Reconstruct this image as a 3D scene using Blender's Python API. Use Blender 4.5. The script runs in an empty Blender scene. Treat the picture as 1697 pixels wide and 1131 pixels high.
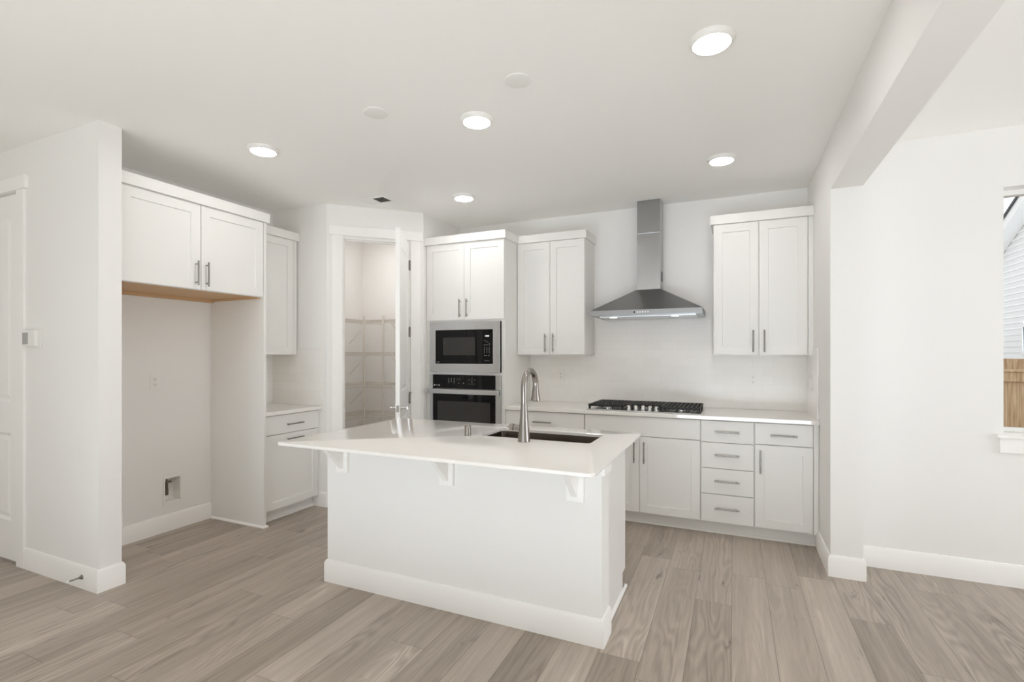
import bpy, bmesh, math, random
from mathutils import Vector, Matrix

# ------------------------------------------------------------------ camera, world, lights, exposure
S = bpy.context.scene
COL = S.collection
PI = math.pi
R = math.radians
F_PX, HORIZON, YAW, CAM_H = 823.17, 586.7, 24.015, 1.386
cd = bpy.data.cameras.new('camera')
cam = bpy.data.objects.new('camera', cd)
COL.objects.link(cam)
cam.location = (0, 0, CAM_H)
cam.rotation_euler = (PI / 2, 0, R(YAW))
cd.sensor_width = 36.0
cd.lens = F_PX / 1697 * 36.0
cd.shift_y = (HORIZON - 565.5) / 1697
cd.clip_start = 0.05
S.camera = cam

S.view_settings.view_transform = 'Standard'
S.view_settings.look = 'None'
S.view_settings.exposure = 0.04
S.view_settings.gamma = 1.0
S.view_settings.use_curve_mapping = False
S.cycles.max_bounces = 20          # white room: let the light bounce long enough
S.cycles.diffuse_bounces = 14

w = bpy.data.worlds.new('sky')
S.world = w
w.use_nodes = True
wn, wl = w.node_tree.nodes, w.node_tree.links
wn['Background'].inputs[0].default_value = (0.95, 0.98, 1.0, 1)
wn['Background'].inputs[1].default_value = 1.12

CEIL = 2.743


def window_light(name, loc, rot, sx, sy, power, color=(1, 0.985, 0.965)):
    ld = bpy.data.lights.new(name, 'AREA')
    ld.shape = 'RECTANGLE'
    ld.size, ld.size_y = sx, sy
    ld.energy = power
    ld.color = color
    o = bpy.data.objects.new(name, ld)
    COL.objects.link(o)
    o.location, o.rotation_euler = loc, rot
    return o


# daylight through the windows of the open-plan room behind the camera and the dining side
SKYC = (0.90, 0.94, 1.0)
window_light('daylight_rear', (-0.5, -4.55, 1.35), (R(90), 0, 0), 5.2, 2.1, 20, SKYC)
window_light('daylight_dining', (4.95, 2.55, 1.35), (R(90), 0, R(90)), 2.2, 2.1, 54, SKYC)
# low sun added to brighten the ceiling, bouncing off the floor behind the camera
sd = bpy.data.lights.new('sun', 'SUN')
sd.energy = 33
sd.angle = R(2)
sd.color = (0.75, 0.88, 1.0)
sun = bpy.data.objects.new('sun', sd)
COL.objects.link(sun)
sun.rotation_euler = (R(90 - 25), 0, 0)


# ------------------------------------------------------------------ materials
def srgb(r, g, b):
    f = lambda c: (c / 255 / 12.92) if c / 255 <= 0.04045 else ((c / 255 + 0.055) / 1.055) ** 2.4
    return (f(r), f(g), f(b), 1)


def mat(name, color, rough=0.5, metal=0.0, bump=0.0, bscale=200.0, spec=0.5, coat=0.0, emit=None, estr=0.0, var=0.0, stretch=None, aniso=0.0):
    m = bpy.data.materials.new(name)
    m.use_nodes = True
    n, l = m.node_tree.nodes, m.node_tree.links
    p = n['Principled BSDF']
    p.inputs['Base Color'].default_value = color
    p.inputs['Roughness'].default_value = rough
    p.inputs['Metallic'].default_value = metal
    p.inputs['Specular IOR Level'].default_value = spec
    p.inputs['Coat Weight'].default_value = coat
    p.inputs['Anisotropic'].default_value = aniso
    if emit:
        p.inputs['Emission Color'].default_value = emit
        p.inputs['Emission Strength'].default_value = estr
    tc = n.new('ShaderNodeTexCoord')
    mp = n.new('ShaderNodeMapping')
    l.new(tc.outputs['Object'], mp.inputs['Vector'])
    if stretch:
        mp.inputs['Scale'].default_value = stretch
    nz = n.new('ShaderNodeTexNoise')
    nz.inputs['Scale'].default_value = bscale
    nz.inputs['Detail'].default_value = 3
    l.new(mp.outputs['Vector'], nz.inputs['Vector'])
    if bump:
        b = n.new('ShaderNodeBump')
        b.inputs['Strength'].default_value = bump
        b.inputs['Distance'].default_value = 0.001
        l.new(nz.outputs['Fac'], b.inputs['Height'])
        l.new(b.outputs['Normal'], p.inputs['Normal'])
    # slight procedural variation of the roughness so that no surface is a flat value
    mr = n.new('ShaderNodeMapRange')
    mr.inputs['To Min'].default_value = max(0.0, rough - 0.03 - var)
    mr.inputs['To Max'].default_value = min(1.0, rough + 0.03 + var)
    l.new(nz.outputs['Fac'], mr.inputs['Value'])
    l.new(mr.outputs['Result'], p.inputs['Roughness'])
    return m


WALL = mat('wall_paint', srgb(240, 239, 237), 0.75, bump=0.12, bscale=260, spec=0.3)
CEILM = mat('ceiling_paint', srgb(247, 246, 244), 0.85, bump=0.15, bscale=180, spec=0.2)
TRIM = mat('trim_paint', srgb(249, 248, 246), 0.4, spec=0.4)
CAB = mat('cabinet_paint', srgb(235, 234, 231), 0.38, spec=0.4)
QUARTZ = mat('white_quartz', srgb(238, 235, 231), 0.03, spec=0.62, bscale=40)
STEEL = mat('stainless_steel', srgb(208, 209, 210), 0.24, 1.0, bscale=60, stretch=(1, 1, 14), var=0.02)
HOODST = mat('polished_hood_steel', srgb(172, 173, 174), 0.17, 1.0, bscale=60, stretch=(1, 1, 14), var=0.02)
DKSTEEL = mat('brushed_hood_steel', srgb(150, 150, 150), 0.3, 1.0, bscale=60, stretch=(14, 1, 1), var=0.02)
SINKM = mat('sink_steel', srgb(98, 88, 79), 0.32, 1.0, bscale=60, stretch=(1, 12, 12), var=0.05)
NICKEL = mat('brushed_nickel', srgb(160, 155, 149), 0.24, 1.0, bscale=80, var=0.03)
PULL = mat('pull_nickel', srgb(150, 147, 142), 0.3, 1.0, bscale=80, var=0.03)
HINGE = mat('hinge_nickel', srgb(140, 135, 128), 0.35, 1.0)
CHROME = mat('chrome', srgb(215, 214, 212), 0.12, 1.0)
BLACKG = mat('black_glass', srgb(10, 10, 11), 0.05, spec=0.28)
DARKWIN = mat('smoked_glass', srgb(58, 56, 54), 0.07, spec=0.3)
BLACK = mat('black_enamel', srgb(24, 24, 25), 0.4)
IRON = mat('cast_iron', srgb(38, 37, 36), 0.55, bump=0.3, bscale=300)
PLATE = mat('white_plastic', srgb(240, 239, 236), 0.35)
SLOT = mat('dark_slot', srgb(70, 66, 62), 0.6)
WIRE = mat('white_wire', srgb(214, 208, 200), 0.4)
GREYLCD = mat('grey_screen', srgb(168, 168, 164), 0.25)
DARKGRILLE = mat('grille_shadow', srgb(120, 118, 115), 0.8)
MARK = mat('printed_white', srgb(205, 205, 205), 0.5)
DISPLAY = mat('lit_display', srgb(225, 228, 230), 0.4, emit=(0.9, 0.95, 1, 1), estr=0.7)
RUBBER = mat('white_rubber', srgb(238, 237, 234), 0.6)
RAWWOOD = mat('raw_birch', srgb(205, 170, 130), 0.6, bscale=30, stretch=(1, 12, 1), bump=0.1)
HOODLAMP = mat('hood_lamp_lens', (1, 1, 1, 1), 0.4, emit=(1, 0.97, 0.94, 1), estr=22)
BULB = mat('pantry_lamp_lens', (1, 1, 1, 1), 0.5, emit=(1, 0.975, 0.965, 1), estr=85)
LENS = mat('lamp_lens', (1, 1, 1, 1), 0.5, emit=(1, 0.975, 0.965, 1), estr=52)
BRASS = mat('valve_metal', srgb(120, 112, 104), 0.35, 1.0)


def floor_material():
    m = bpy.data.materials.new('vinyl_plank')
    m.use_nodes = True
    n, l = m.node_tree.nodes, m.node_tree.links
    p = n['Principled BSDF']

    def M(op, a, b=None, c=None):
        x = n.new('ShaderNodeMath')
        x.operation = op
        for i, v in enumerate((a, b, c)):
            if v is None:
                continue
            if isinstance(v, (int, float)):
                x.inputs[i].default_value = v
            else:
                l.new(v, x.inputs[i])
        return x.outputs[0]

    def XYZ(x, y, z):
        c = n.new('ShaderNodeCombineXYZ')
        for i, v in enumerate((x, y, z)):
            if isinstance(v, (int, float)):
                c.inputs[i].default_value = v
            else:
                l.new(v, c.inputs[i])
        return c.outputs[0]

    def noise(vec, scale, detail=4, rough=0.55, dist=0.0):
        z = n.new('ShaderNodeTexNoise')
        z.inputs['Scale'].default_value = scale
        z.inputs['Detail'].default_value = detail
        z.inputs['Roughness'].default_value = rough
        z.inputs['Distortion'].default_value = dist
        l.new(vec, z.inputs['Vector'])
        return z.outputs['Fac']

    tc = n.new('ShaderNodeTexCoord')
    sp = n.new('ShaderNodeSeparateXYZ')
    l.new(tc.outputs['Object'], sp.inputs[0])
    X, Y = sp.outputs[0], sp.outputs[1]
    xr = M('DIVIDE', M('SUBTRACT', X, 0.18), 0.188)
    row = M('FLOOR', xr)
    fx = M('FRACT', xr)
    w1 = n.new('ShaderNodeTexWhiteNoise')
    w1.noise_dimensions = '1D'
    l.new(row, w1.inputs['W'])
    yr = M('ADD', M('DIVIDE', Y, 1.22), M('MULTIPLY', w1.outputs['Value'], 7.3))
    idx = M('FLOOR', yr)
    fy = M('FRACT', yr)
    w2 = n.new('ShaderNodeTexWhiteNoise')
    w2.noise_dimensions = '3D'
    l.new(XYZ(row, idx, 3.7), w2.inputs['Vector'])
    rnd = w2.outputs['Value']
    off = M('MULTIPLY', rnd, 93.0)
    # long streaks, cathedral rings and fine pores, all along the plank
    streak = noise(XYZ(M('MULTIPLY', X, 9.0), M('MULTIPLY', Y, 0.55), off), 1.0, 5, 0.6, 0.4)
    field = noise(XYZ(M('MULTIPLY', X, 7.0), M('MULTIPLY', Y, 0.9), M('ADD', off, 31.0)), 1.0, 2, 0.4)
    rings = M('SINE', M('MULTIPLY', field, 95.0))
    ringmask = noise(XYZ(M('MULTIPLY', X, 5.0), M('MULTIPLY', Y, 0.7), M('ADD', off, 11.0)), 1.0, 2)
    pores = noise(XYZ(M('MULTIPLY', X, 260.0), M('MULTIPLY', Y, 7.0), off), 1.0, 3, 0.7)
    knots = noise(XYZ(M('MULTIPLY', X, 11.0), M('MULTIPLY', Y, 2.6), M('ADD', off, 57.0)), 1.0, 3, 0.6, 0.8)
    ramp = n.new('ShaderNodeValToRGB')
    e = ramp.color_ramp.elements
    e[0].position, e[0].color = 0.0, srgb(133, 122, 111)
    e[1].position, e[1].color = 1.0, srgb(208, 198, 186)
    for pos, c in ((0.3, (157, 146, 134)), (0.55, (172, 161, 149)), (0.8, (187, 176, 164))):
        k = e.new(pos)
        k.color = srgb(*c)
    fine = noise(XYZ(M('MULTIPLY', X, 48.0), M('MULTIPLY', Y, 1.1), M('ADD', off, 71.0)), 1.0, 4, 0.65, 0.3)
    v = M('ADD', M('MULTIPLY', rnd, 0.42), M('MULTIPLY', streak, 0.95))
    v = M('ADD', v, M('MULTIPLY', M('SUBTRACT', fine, 0.5), 0.75))
    v = M('ADD', v, -0.19)
    rm = n.new('ShaderNodeMapRange')
    rm.inputs['From Min'].default_value = 0.42
    rm.inputs['From Max'].default_value = 0.66
    l.new(ringmask, rm.inputs['Value'])
    v = M('ADD', v, M('MULTIPLY', M('MULTIPLY', rings, rm.outputs[0]), 0.17))
    v = M('ADD', v, M('MULTIPLY', M('SUBTRACT', pores, 0.5), 0.42))
    l.new(v, ramp.inputs['Fac'])
    kn = n.new('ShaderNodeMapRange')
    kn.inputs['From Min'].default_value = 0.66
    kn.inputs['From Max'].default_value = 0.76
    l.new(knots, kn.inputs['Value'])
    mx = n.new('ShaderNodeMix')
    mx.data_type = 'RGBA'
    l.new(M('MULTIPLY', kn.outputs[0], 0.6), mx.inputs['Factor'])
    l.new(ramp.outputs['Color'], mx.inputs['A'])
    mx.inputs['B'].default_value = srgb(82, 72, 63)
    # seams
    ex = M('MULTIPLY', M('MINIMUM', fx, M('SUBTRACT', 1.0, fx)), 0.188)
    ey = M('MULTIPLY', M('MINIMUM', fy, M('SUBTRACT', 1.0, fy)), 1.22)
    ed = M('MINIMUM', ex, ey)
    sm = n.new('ShaderNodeMapRange')
    sm.inputs['From Min'].default_value = 0.0006
    sm.inputs['From Max'].default_value = 0.0022
    l.new(ed, sm.inputs['Value'])
    mx2 = n.new('ShaderNodeMix')
    mx2.data_type = 'RGBA'
    l.new(M('ADD', M('MULTIPLY', sm.outputs[0], 0.55), 0.45), mx2.inputs['Factor'])
    mx2.inputs['A'].default_value = srgb(96, 84, 74)
    l.new(mx.outputs['Result'], mx2.inputs['B'])
    l.new(mx2.outputs['Result'], p.inputs['Base Color'])
    bm_ = n.new('ShaderNodeBump')
    bm_.inputs['Strength'].default_value = 0.35
    bm_.inputs['Distance'].default_value = 0.0012
    l.new(M('ADD', sm.outputs[0], M('MULTIPLY', pores, 0.25)), bm_.inputs['Height'])
    l.new(bm_.outputs['Normal'], p.inputs['Normal'])
    p.inputs['Roughness'].default_value = 0.42
    p.inputs['Specular IOR Level'].default_value = 0.4
    return m


FLOORM = floor_material()


def tile_material():
    m = bpy.data.materials.new('subway_tile')
    m.use_nodes = True
    n, l = m.node_tree.nodes, m.node_tree.links
    p = n['Principled BSDF']
    tc = n.new('ShaderNodeTexCoord')
    sp = n.new('ShaderNodeSeparateXYZ')
    l.new(tc.outputs['Object'], sp.inputs[0])
    ad = n.new('ShaderNodeMath')
    l.new(sp.outputs[0], ad.inputs[0])
    l.new(sp.outputs[1], ad.inputs[1])
    ad2 = n.new('ShaderNodeMath')
    l.new(ad.outputs[0], ad2.inputs[0])
    ad2.inputs[1].default_value = 10.0 - 4.687 - 0.445
    zz = n.new('ShaderNodeMath')
    l.new(sp.outputs[2], zz.inputs[0])
    zz.inputs[1].default_value = -0.8975 + 0.0755 * 10
    cb = n.new('ShaderNodeCombineXYZ')
    l.new(ad2.outputs[0], cb.inputs[0])
    l.new(zz.outputs[0], cb.inputs[1])
    br = n.new('ShaderNodeTexBrick')
    br.offset = 0.5
    br.inputs['Scale'].default_value = 1.0
    br.inputs['Brick Width'].default_value = 0.1515
    br.inputs['Row Height'].default_value = 0.0755
    br.inputs['Mortar Size'].default_value = 0.0014
    br.inputs['Mortar Smooth'].default_value = 0.6
    br.inputs['Color1'].default_value = srgb(246, 244, 241)
    br.inputs['Color2'].default_value = srgb(243, 241, 237)
    br.inputs['Mortar'].default_value = srgb(238, 235, 231)
    l.new(cb.outputs[0], br.inputs['Vector'])
    l.new(br.outputs['Color'], p.inputs['Base Color'])
    b = n.new('ShaderNodeBump')
    b.invert = True
    b.inputs['Strength'].default_value = 0.15
    b.inputs['Distance'].default_value = 0.001
    l.new(br.outputs['Fac'], b.inputs['Height'])
    l.new(b.outputs['Normal'], p.inputs['Normal'])
    p.inputs['Roughness'].default_value = 0.16
    return m


TILE = tile_material()



SIDING = mat('lap_siding', srgb(246, 247, 247), 0.6)


def fence_material():
    m = bpy.data.materials.new('cedar_board')
    m.use_nodes = True
    n, l = m.node_tree.nodes, m.node_tree.links
    p = n['Principled BSDF']
    tc = n.new('ShaderNodeTexCoord')
    mp = n.new('ShaderNodeMapping')
    mp.inputs['Scale'].default_value = (9, 9, 0.8)
    l.new(tc.outputs['Object'], mp.inputs['Vector'])
    nz = n.new('ShaderNodeTexNoise')
    nz.inputs['Scale'].default_value = 3
    nz.inputs['Detail'].default_value = 6
    l.new(mp.outputs['Vector'], nz.inputs['Vector'])
    rp = n.new('ShaderNodeValToRGB')
    rp.color_ramp.elements[0].position, rp.color_ramp.elements[0].color = 0.3, srgb(188, 148, 108)
    rp.color_ramp.elements[1].position, rp.color_ramp.elements[1].color = 0.7, srgb(238, 208, 170)
    l.new(nz.outputs['Fac'], rp.inputs['Fac'])
    l.new(rp.outputs['Color'], p.inputs['Base Color'])
    p.inputs['Roughness'].default_value = 0.75
    return m


CEDAR = fence_material()
ROOFM = mat('dark_shingle', srgb(70, 70, 74), 0.9, bump=0.4, bscale=60)
SOIL = mat('bare_soil', srgb(120, 110, 96), 0.95, bump=0.5, bscale=20)
HOUSEGLASS = mat('house_window_glass', srgb(96, 116, 140), 0.08, spec=0.6)


def pane_material():
    m = bpy.data.materials.new('window_glass')
    m.use_nodes = True
    n, l = m.node_tree.nodes, m.node_tree.links
    n.remove(n['Principled BSDF'])
    t = n.new('ShaderNodeBsdfTransparent')
    g = n.new('ShaderNodeBsdfGlossy')
    g.inputs['Roughness'].default_value = 0.02
    fr = n.new('ShaderNodeFresnel')
    fr.inputs['IOR'].default_value = 1.35
    mx = n.new('ShaderNodeMixShader')
    l.new(fr.outputs[0], mx.inputs[0])
    l.new(t.outputs[0], mx.inputs[1])
    l.new(g.outputs[0], mx.inputs[2])
    l.new(mx.outputs[0], n['Material Output'].inputs[0])
    return m


PANE = pane_material()


# ------------------------------------------------------------------ mesh helpers
def quad(bm, pts):
    return bm.faces.new([bm.verts.new(p) for p in pts])


def box(bm, x0, x1, y0, y1, z0, z1, bev=0.0, seg=2):
    t = bmesh.new()
    bmesh.ops.create_cube(t, size=1.0)
    for v in t.verts:
        v.co = Vector(((x0 + x1) / 2 + v.co.x * (x1 - x0), (y0 + y1) / 2 + v.co.y * (y1 - y0), (z0 + z1) / 2 + v.co.z * (z1 - z0)))
    if bev:
        bmesh.ops.bevel(t, geom=t.edges[:], offset=bev, segments=seg, affect='EDGES', profile=0.6)
    merge(bm, t)


def merge(bm, t, M=None):
    if M is not None:
        bmesh.ops.transform(t, matrix=M, verts=t.verts)
    me = bpy.data.meshes.new('tmp')
    t.to_mesh(me)
    bm.from_mesh(me)
    bpy.data.meshes.remove(me)
    t.free()


def cyl(bm, p0, p1, r, r2=None, seg=20, bev=0.0):
    p0, p1 = Vector(p0), Vector(p1)
    r2 = r if r2 is None else r2
    d = (p1 - p0)
    t = bmesh.new()
    bmesh.ops.create_cone(t, cap_ends=True, segments=seg, radius1=r, radius2=r2, depth=d.length)
    if bev:
        ed = [e for e in t.edges if all(abs(abs(v.co.z) - d.length / 2) < 1e-6 for v in e.verts) and abs(e.verts[0].co.z - e.verts[1].co.z) < 1e-6]
        bmesh.ops.bevel(t, geom=ed, offset=bev, segments=2, affect='EDGES')
    q = d.to_track_quat('Z', 'Y').to_matrix().to_4x4()
    merge(bm, t, Matrix.Translation((p0 + p1) / 2) @ q)


def lathe(bm, prof, cx, cy, seg=40):
    """prof: (radius, z) from one end to the other, round the vertical through (cx, cy)"""
    rings = []
    for r, z in prof:
        if r < 1e-6:
            rings.append([bm.verts.new((cx, cy, z))])
        else:
            rings.append([bm.verts.new((cx + r * math.cos(2 * PI * k / seg), cy + r * math.sin(2 * PI * k / seg), z)) for k in range(seg)])
    for a, b in zip(rings, rings[1:]):
        for k in range(seg):
            k2 = (k + 1) % seg
            if len(a) == 1 and len(b) == 1:
                continue
            if len(a) == 1:
                bm.faces.new((a[0], b[k], b[k2]))
            elif len(b) == 1:
                bm.faces.new((a[k], a[k2], b[0]))
            else:
                bm.faces.new((a[k], a[k2], b[k2], b[k]))


def tube(bm, pts, rad, seg=20, caps=True):
    pts = [Vector(p) for p in pts]
    if not isinstance(rad, (list, tuple)):
        rad = [rad] * len(pts)
    tang = [(pts[min(i + 1, len(pts) - 1)] - pts[max(i - 1, 0)]).normalized() for i in range(len(pts))]
    ref = Vector((1, 0, 0)) if abs(tang[0].x) < 0.9 else Vector((0, 1, 0))
    nrm = (ref - tang[0] * ref.dot(tang[0])).normalized()
    rings = []
    for p, t, r in zip(pts, tang, rad):
        nrm = (nrm - t * nrm.dot(t)).normalized()
        b = t.cross(nrm)
        rings.append([bm.verts.new(p + nrm * r * math.cos(2 * PI * k / seg) + b * r * math.sin(2 * PI * k / seg)) for k in range(seg)])
    for a, b in zip(rings, rings[1:]):
        for k in range(seg):
            bm.faces.new((a[k], a[(k + 1) % seg], b[(k + 1) % seg], b[k]))
    if caps:
        bm.faces.new(rings[0][::-1])
        bm.faces.new(rings[-1])


def prism(bm, poly, z0, z1):
    """plan polygon extruded upwards"""
    a = [bm.verts.new((x, y, z0)) for x, y in poly]
    b = [bm.verts.new((x, y, z1)) for x, y in poly]
    bm.faces.new(a[::-1])
    bm.faces.new(b)
    for i in range(len(poly)):
        j = (i + 1) % len(poly)
        bm.faces.new((a[i], a[j], b[j], b[i]))


def obj(name, bm, m, parent=None, smooth=None, loc=None, rotz=None):
    bmesh.ops.recalc_face_normals(bm, faces=bm.faces[:])
    me = bpy.data.meshes.new(name)
    bm.to_mesh(me)
    bm.free()
    for x in (m if isinstance(m, (list, tuple)) else [m]):
        me.materials.append(x)
    if smooth:
        me.shade_smooth()
        me.set_sharp_from_angle(angle=R(smooth))
    o = bpy.data.objects.new(name, me)
    COL.objects.link(o)
    if parent is not None:
        o.parent = parent
    if loc is not None:
        o.location = loc
    if rotz is not None:
        o.rotation_euler = (0, 0, rotz)
    return o


def tag(o, label, cat, group=None):
    o['label'], o['category'] = label, cat
    if group:
        o['group'] = group
    return o


def thing(name, label, cat, loc=(0, 0, 0), rotz=0.0, group=None):
    o = bpy.data.objects.new(name, None)
    o.empty_display_size = 0.05
    COL.objects.link(o)
    o.location, o.rotation_euler = loc, (0, 0, rotz)
    return tag(o, label, cat, group)


def struct(name, bm, m, smooth=None, parent=None):
    o = obj(name, bm, m, parent, smooth)
    if parent is None:
        o['kind'] = 'structure'
    return o


def dup(root, loc, rotz=None, label=None):
    r = root.copy()
    COL.objects.link(r)
    r.location = loc
    if rotz is not None:
        r.rotation_euler = (0, 0, rotz)
    if label:
        r['label'] = label
    for ch in list(root.children):
        c = ch.copy()
        COL.objects.link(c)
        c.parent = r
        for g in ch.children:
            d = g.copy()
            COL.objects.link(d)
            d.parent = c
    return r


def strip(bm, path, prof):
    """a moulding: profile (out, z) swept along a plan polyline, out is to the right of travel, mitred"""
    n = len(path)
    nr = []
    for i in range(n - 1):
        dx, dy = path[i + 1][0] - path[i][0], path[i + 1][1] - path[i][1]
        L = math.hypot(dx, dy)
        nr.append((dy / L, -dx / L))
    cols = []
    for i in range(n):
        if i == 0:
            mx, my = nr[0]
        elif i == n - 1:
            mx, my = nr[-1]
        else:
            ax, ay = nr[i - 1]
            bx, by = nr[i]
            k = 1 + ax * bx + ay * by
            mx, my = (ax + bx) / k, (ay + by) / k
        cols.append([bm.verts.new((path[i][0] + mx * d, path[i][1] + my * d, z)) for d, z in prof])
    for a, b in zip(cols, cols[1:]):
        for k in range(len(prof)):
            j = (k + 1) % len(prof)
            bm.faces.new((a[k], a[j], b[j], b[k]))
    bm.faces.new(cols[0])
    bm.faces.new(cols[-1][::-1])


BASE = [(0.0005, 0.0), (0.014, 0.0), (0.014, 0.114), (0.006, 0.132), (0.0005, 0.133)]
SHOE = [(0.0005, 0.0), (0.013, 0.0), (0.012, 0.008), (0.008, 0.014), (0.0005, 0.017)]


def panel_slab(w, h, t, stile, rows, rings, both=False, bev=0.0015):
    """door slab in local x (0..w), z (0..h), front face at y=0, back at y=t; rows: panels as (z0, z1) or (z0, z1, x0, x1);
    rings: (inset, depth) steps of each panel"""
    t_ = bmesh.new()
    xs = [0, stile, w - stile, w]
    zs = [0]
    for r in rows:
        zs += [r[0], r[1]]
    zs.append(h)
    for side in ((0, 1), (t, -1)) if both else ((0, 1),):
        y0, sg = side
        for i in range(3):
            for j in range(len(zs) - 1):
                x0, x1, z0, z1 = xs[i], xs[i + 1], zs[j], zs[j + 1]
                if i == 1 and j % 2 == 1:
                    pr = None
                    for ins, dep in [(0, 0)] + rings:
                        ring = [t_.verts.new((x, y0 + sg * dep, z)) for x, z in ((x0 + ins, z0 + ins), (x1 - ins, z0 + ins), (x1 - ins, z1 - ins), (x0 + ins, z1 - ins))]
                        if pr:
                            for k in range(4):
                                t_.faces.new((pr[k], pr[(k + 1) % 4], ring[(k + 1) % 4], ring[k]))
                        pr = ring
                    t_.faces.new(pr)
                else:
                    quad(t_, [(x0, y0, z0), (x1, y0, z0), (x1, y0, z1), (x0, y0, z1)])
    if not both:
        quad(t_, [(0, t, 0), (w, t, 0), (w, t, h), (0, t, h)])
    for i in range(3):
        for z in (0, h):
            quad(t_, [(xs[i], 0, z), (xs[i + 1], 0, z), (xs[i + 1], t, z), (xs[i], t, z)])
    for j in range(len(zs) - 1):
        for x in (0, w):
            quad(t_, [(x, 0, zs[j]), (x, 0, zs[j + 1]), (x, t, zs[j + 1]), (x, t, zs[j])])
    bmesh.ops.remove_doubles(t_, verts=t_.verts, dist=1e-6)
    bmesh.ops.recalc_face_normals(t_, faces=t_.faces[:])
    if bev:
        ed = [e for e in t_.edges if all(abs(v.co.y) < 1e-7 for v in e.verts) and
              (all(abs(v.co.x) < 1e-7 for v in e.verts) or all(abs(v.co.x - w) < 1e-7 for v in e.verts) or
               all(abs(v.co.z) < 1e-7 for v in e.verts) or all(abs(v.co.z - h) < 1e-7 for v in e.verts))]
        bmesh.ops.bevel(t_, geom=ed, offset=bev, segments=2, affect='EDGES')
    return t_


# ------------------------------------------------------------------ key plan dimensions (metres)
XL, YB, XR, XR2 = -4.038, 4.687, 0.5534, 0.7241       # left wall, back wall, kitchen face and dining face of the opening wall
YW1, YW2, XW = 1.656, 1.776, -3.364                   # stub wall beside the refrigerator space
P1, P2 = Vector((-3.3593, 3.4198)), Vector((-2.7315, 4.0297))
DD = (P2 - P1).normalized()
DN = Vector((DD.y, -DD.x))                            # out of the pantry, towards the room
YJ, YF, ZH = 3.640, 3.912, 2.4134                     # end of the right stub, dining wall, header underside

# ------------------------------------------------------------------ room shell
bm = bmesh.new()
box(bm, -7.0, 5.0, -4.6, 4.9, -0.06, 0.0)
struct('floor', bm, FLOORM)
bm = bmesh.new()
box(bm, -7.1, 5.1, -4.72, 4.9, CEIL, CEIL + 0.12)
struct('ceiling', bm, CEILM)
bm = bmesh.new()
box(bm, XL - 0.12, XR2, YB, YB + 0.12, 0, CEIL)
struct('wall_back', bm, WALL)
# left wall with the cut-out for the water box
bm = bmesh.new()
wy0, wy1, wz0, wz1 = 2.427, 2.545, 0.226, 0.412
box(bm, XL - 0.12, XL, YW2, wy0, 0, CEIL)
box(bm, XL - 0.12, XL, wy1, YB, 0, CEIL)
box(bm, XL - 0.12, XL, wy0, wy1, 0, wz0)
box(bm, XL - 0.12, XL, wy0, wy1, wz1, CEIL)
struct('wall_left', bm, WALL)
# stub wall with the hall door opening
DX0, DX1, DZ = -5.062, -4.268, 2.452
bm = bmesh.new()
box(bm, DX1, XW, YW1, YW2, 0, CEIL)
box(bm, -7.0, DX0, YW1, YW2, 0, CEIL)
box(bm, DX0, DX1, YW1, YW2, DZ, CEIL)
struct('wall_hall', bm, WALL)
# pantry walls
TH = 0.114


def dg(t, out=0.0):
    q = P1 + DD * t + DN * out
    return (q.x, q.y)


i1 = (P1.x - (math.sqrt(2) - 1) * TH * 1.0, P1.y + TH)
# inner corner points of the diagonal
k1 = (YB, 0)
s1 = (P1.y + TH - (P1.y - DN.y * TH)) / DD.y
q1 = P1 - DN * TH + DD * s1
s2 = (P2.x - TH - (P1.x - DN.x * TH)) / DD.x
q2 = P1 - DN * TH + DD * s2
O0, O1, OZ = 0.138, 0.738, 2.456
bm = bmesh.new()
prism(bm, [(XL, P1.y), (P1.x, P1.y), (q1.x, q1.y), (XL, P1.y + TH)], 0, CEIL)
struct('wall_pantry_front', bm, WALL)
bm = bmesh.new()
prism(bm, [(P1.x, P1.y), dg(O0), dg(O0, -TH), (q1.x, q1.y)], 0, CEIL)
prism(bm, [dg(O1), (P2.x, P2.y), (q2.x, q2.y), dg(O1, -TH)], 0, CEIL)
prism(bm, [dg(O0), dg(O1), dg(O1, -TH), dg(O0, -TH)], OZ, CEIL)
struct('wall_pantry_corner', bm, WALL)
bm = bmesh.new()
prism(bm, [(P2.x, P2.y), (P2.x, YB), (P2.x - TH, YB), (q2.x, q2.y)], 0, CEIL)
struct('wall_pantry_side', bm, WALL)
# right wall: stub and header over the wide opening
bm = bmesh.new()
prism_pts = [(XR, YJ), (XR2, YJ), (XR2, YB), (XR, YB)]
prism(bm, prism_pts, 0, CEIL)
box(bm, XR, XR2, -4.6, YJ, ZH, CEIL)
struct('wall_right', bm, WALL)
# dining wall with window opening
WX0, WX1, WZ0, WZ1 = 1.477, 2.95, 0.905, 2.385
bm = bmesh.new()
box(bm, XR2, WX0, YF, YF + 0.16, 0, CEIL)
box(bm, WX1, 5.0, YF, YF + 0.16, 0, CEIL)
box(bm, WX0, WX1, YF, YF + 0.16, 0, WZ0)
box(bm, WX0, WX1, YF, YF + 0.16, WZ1, CEIL)
struct('wall_dining', bm, WALL)
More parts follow.
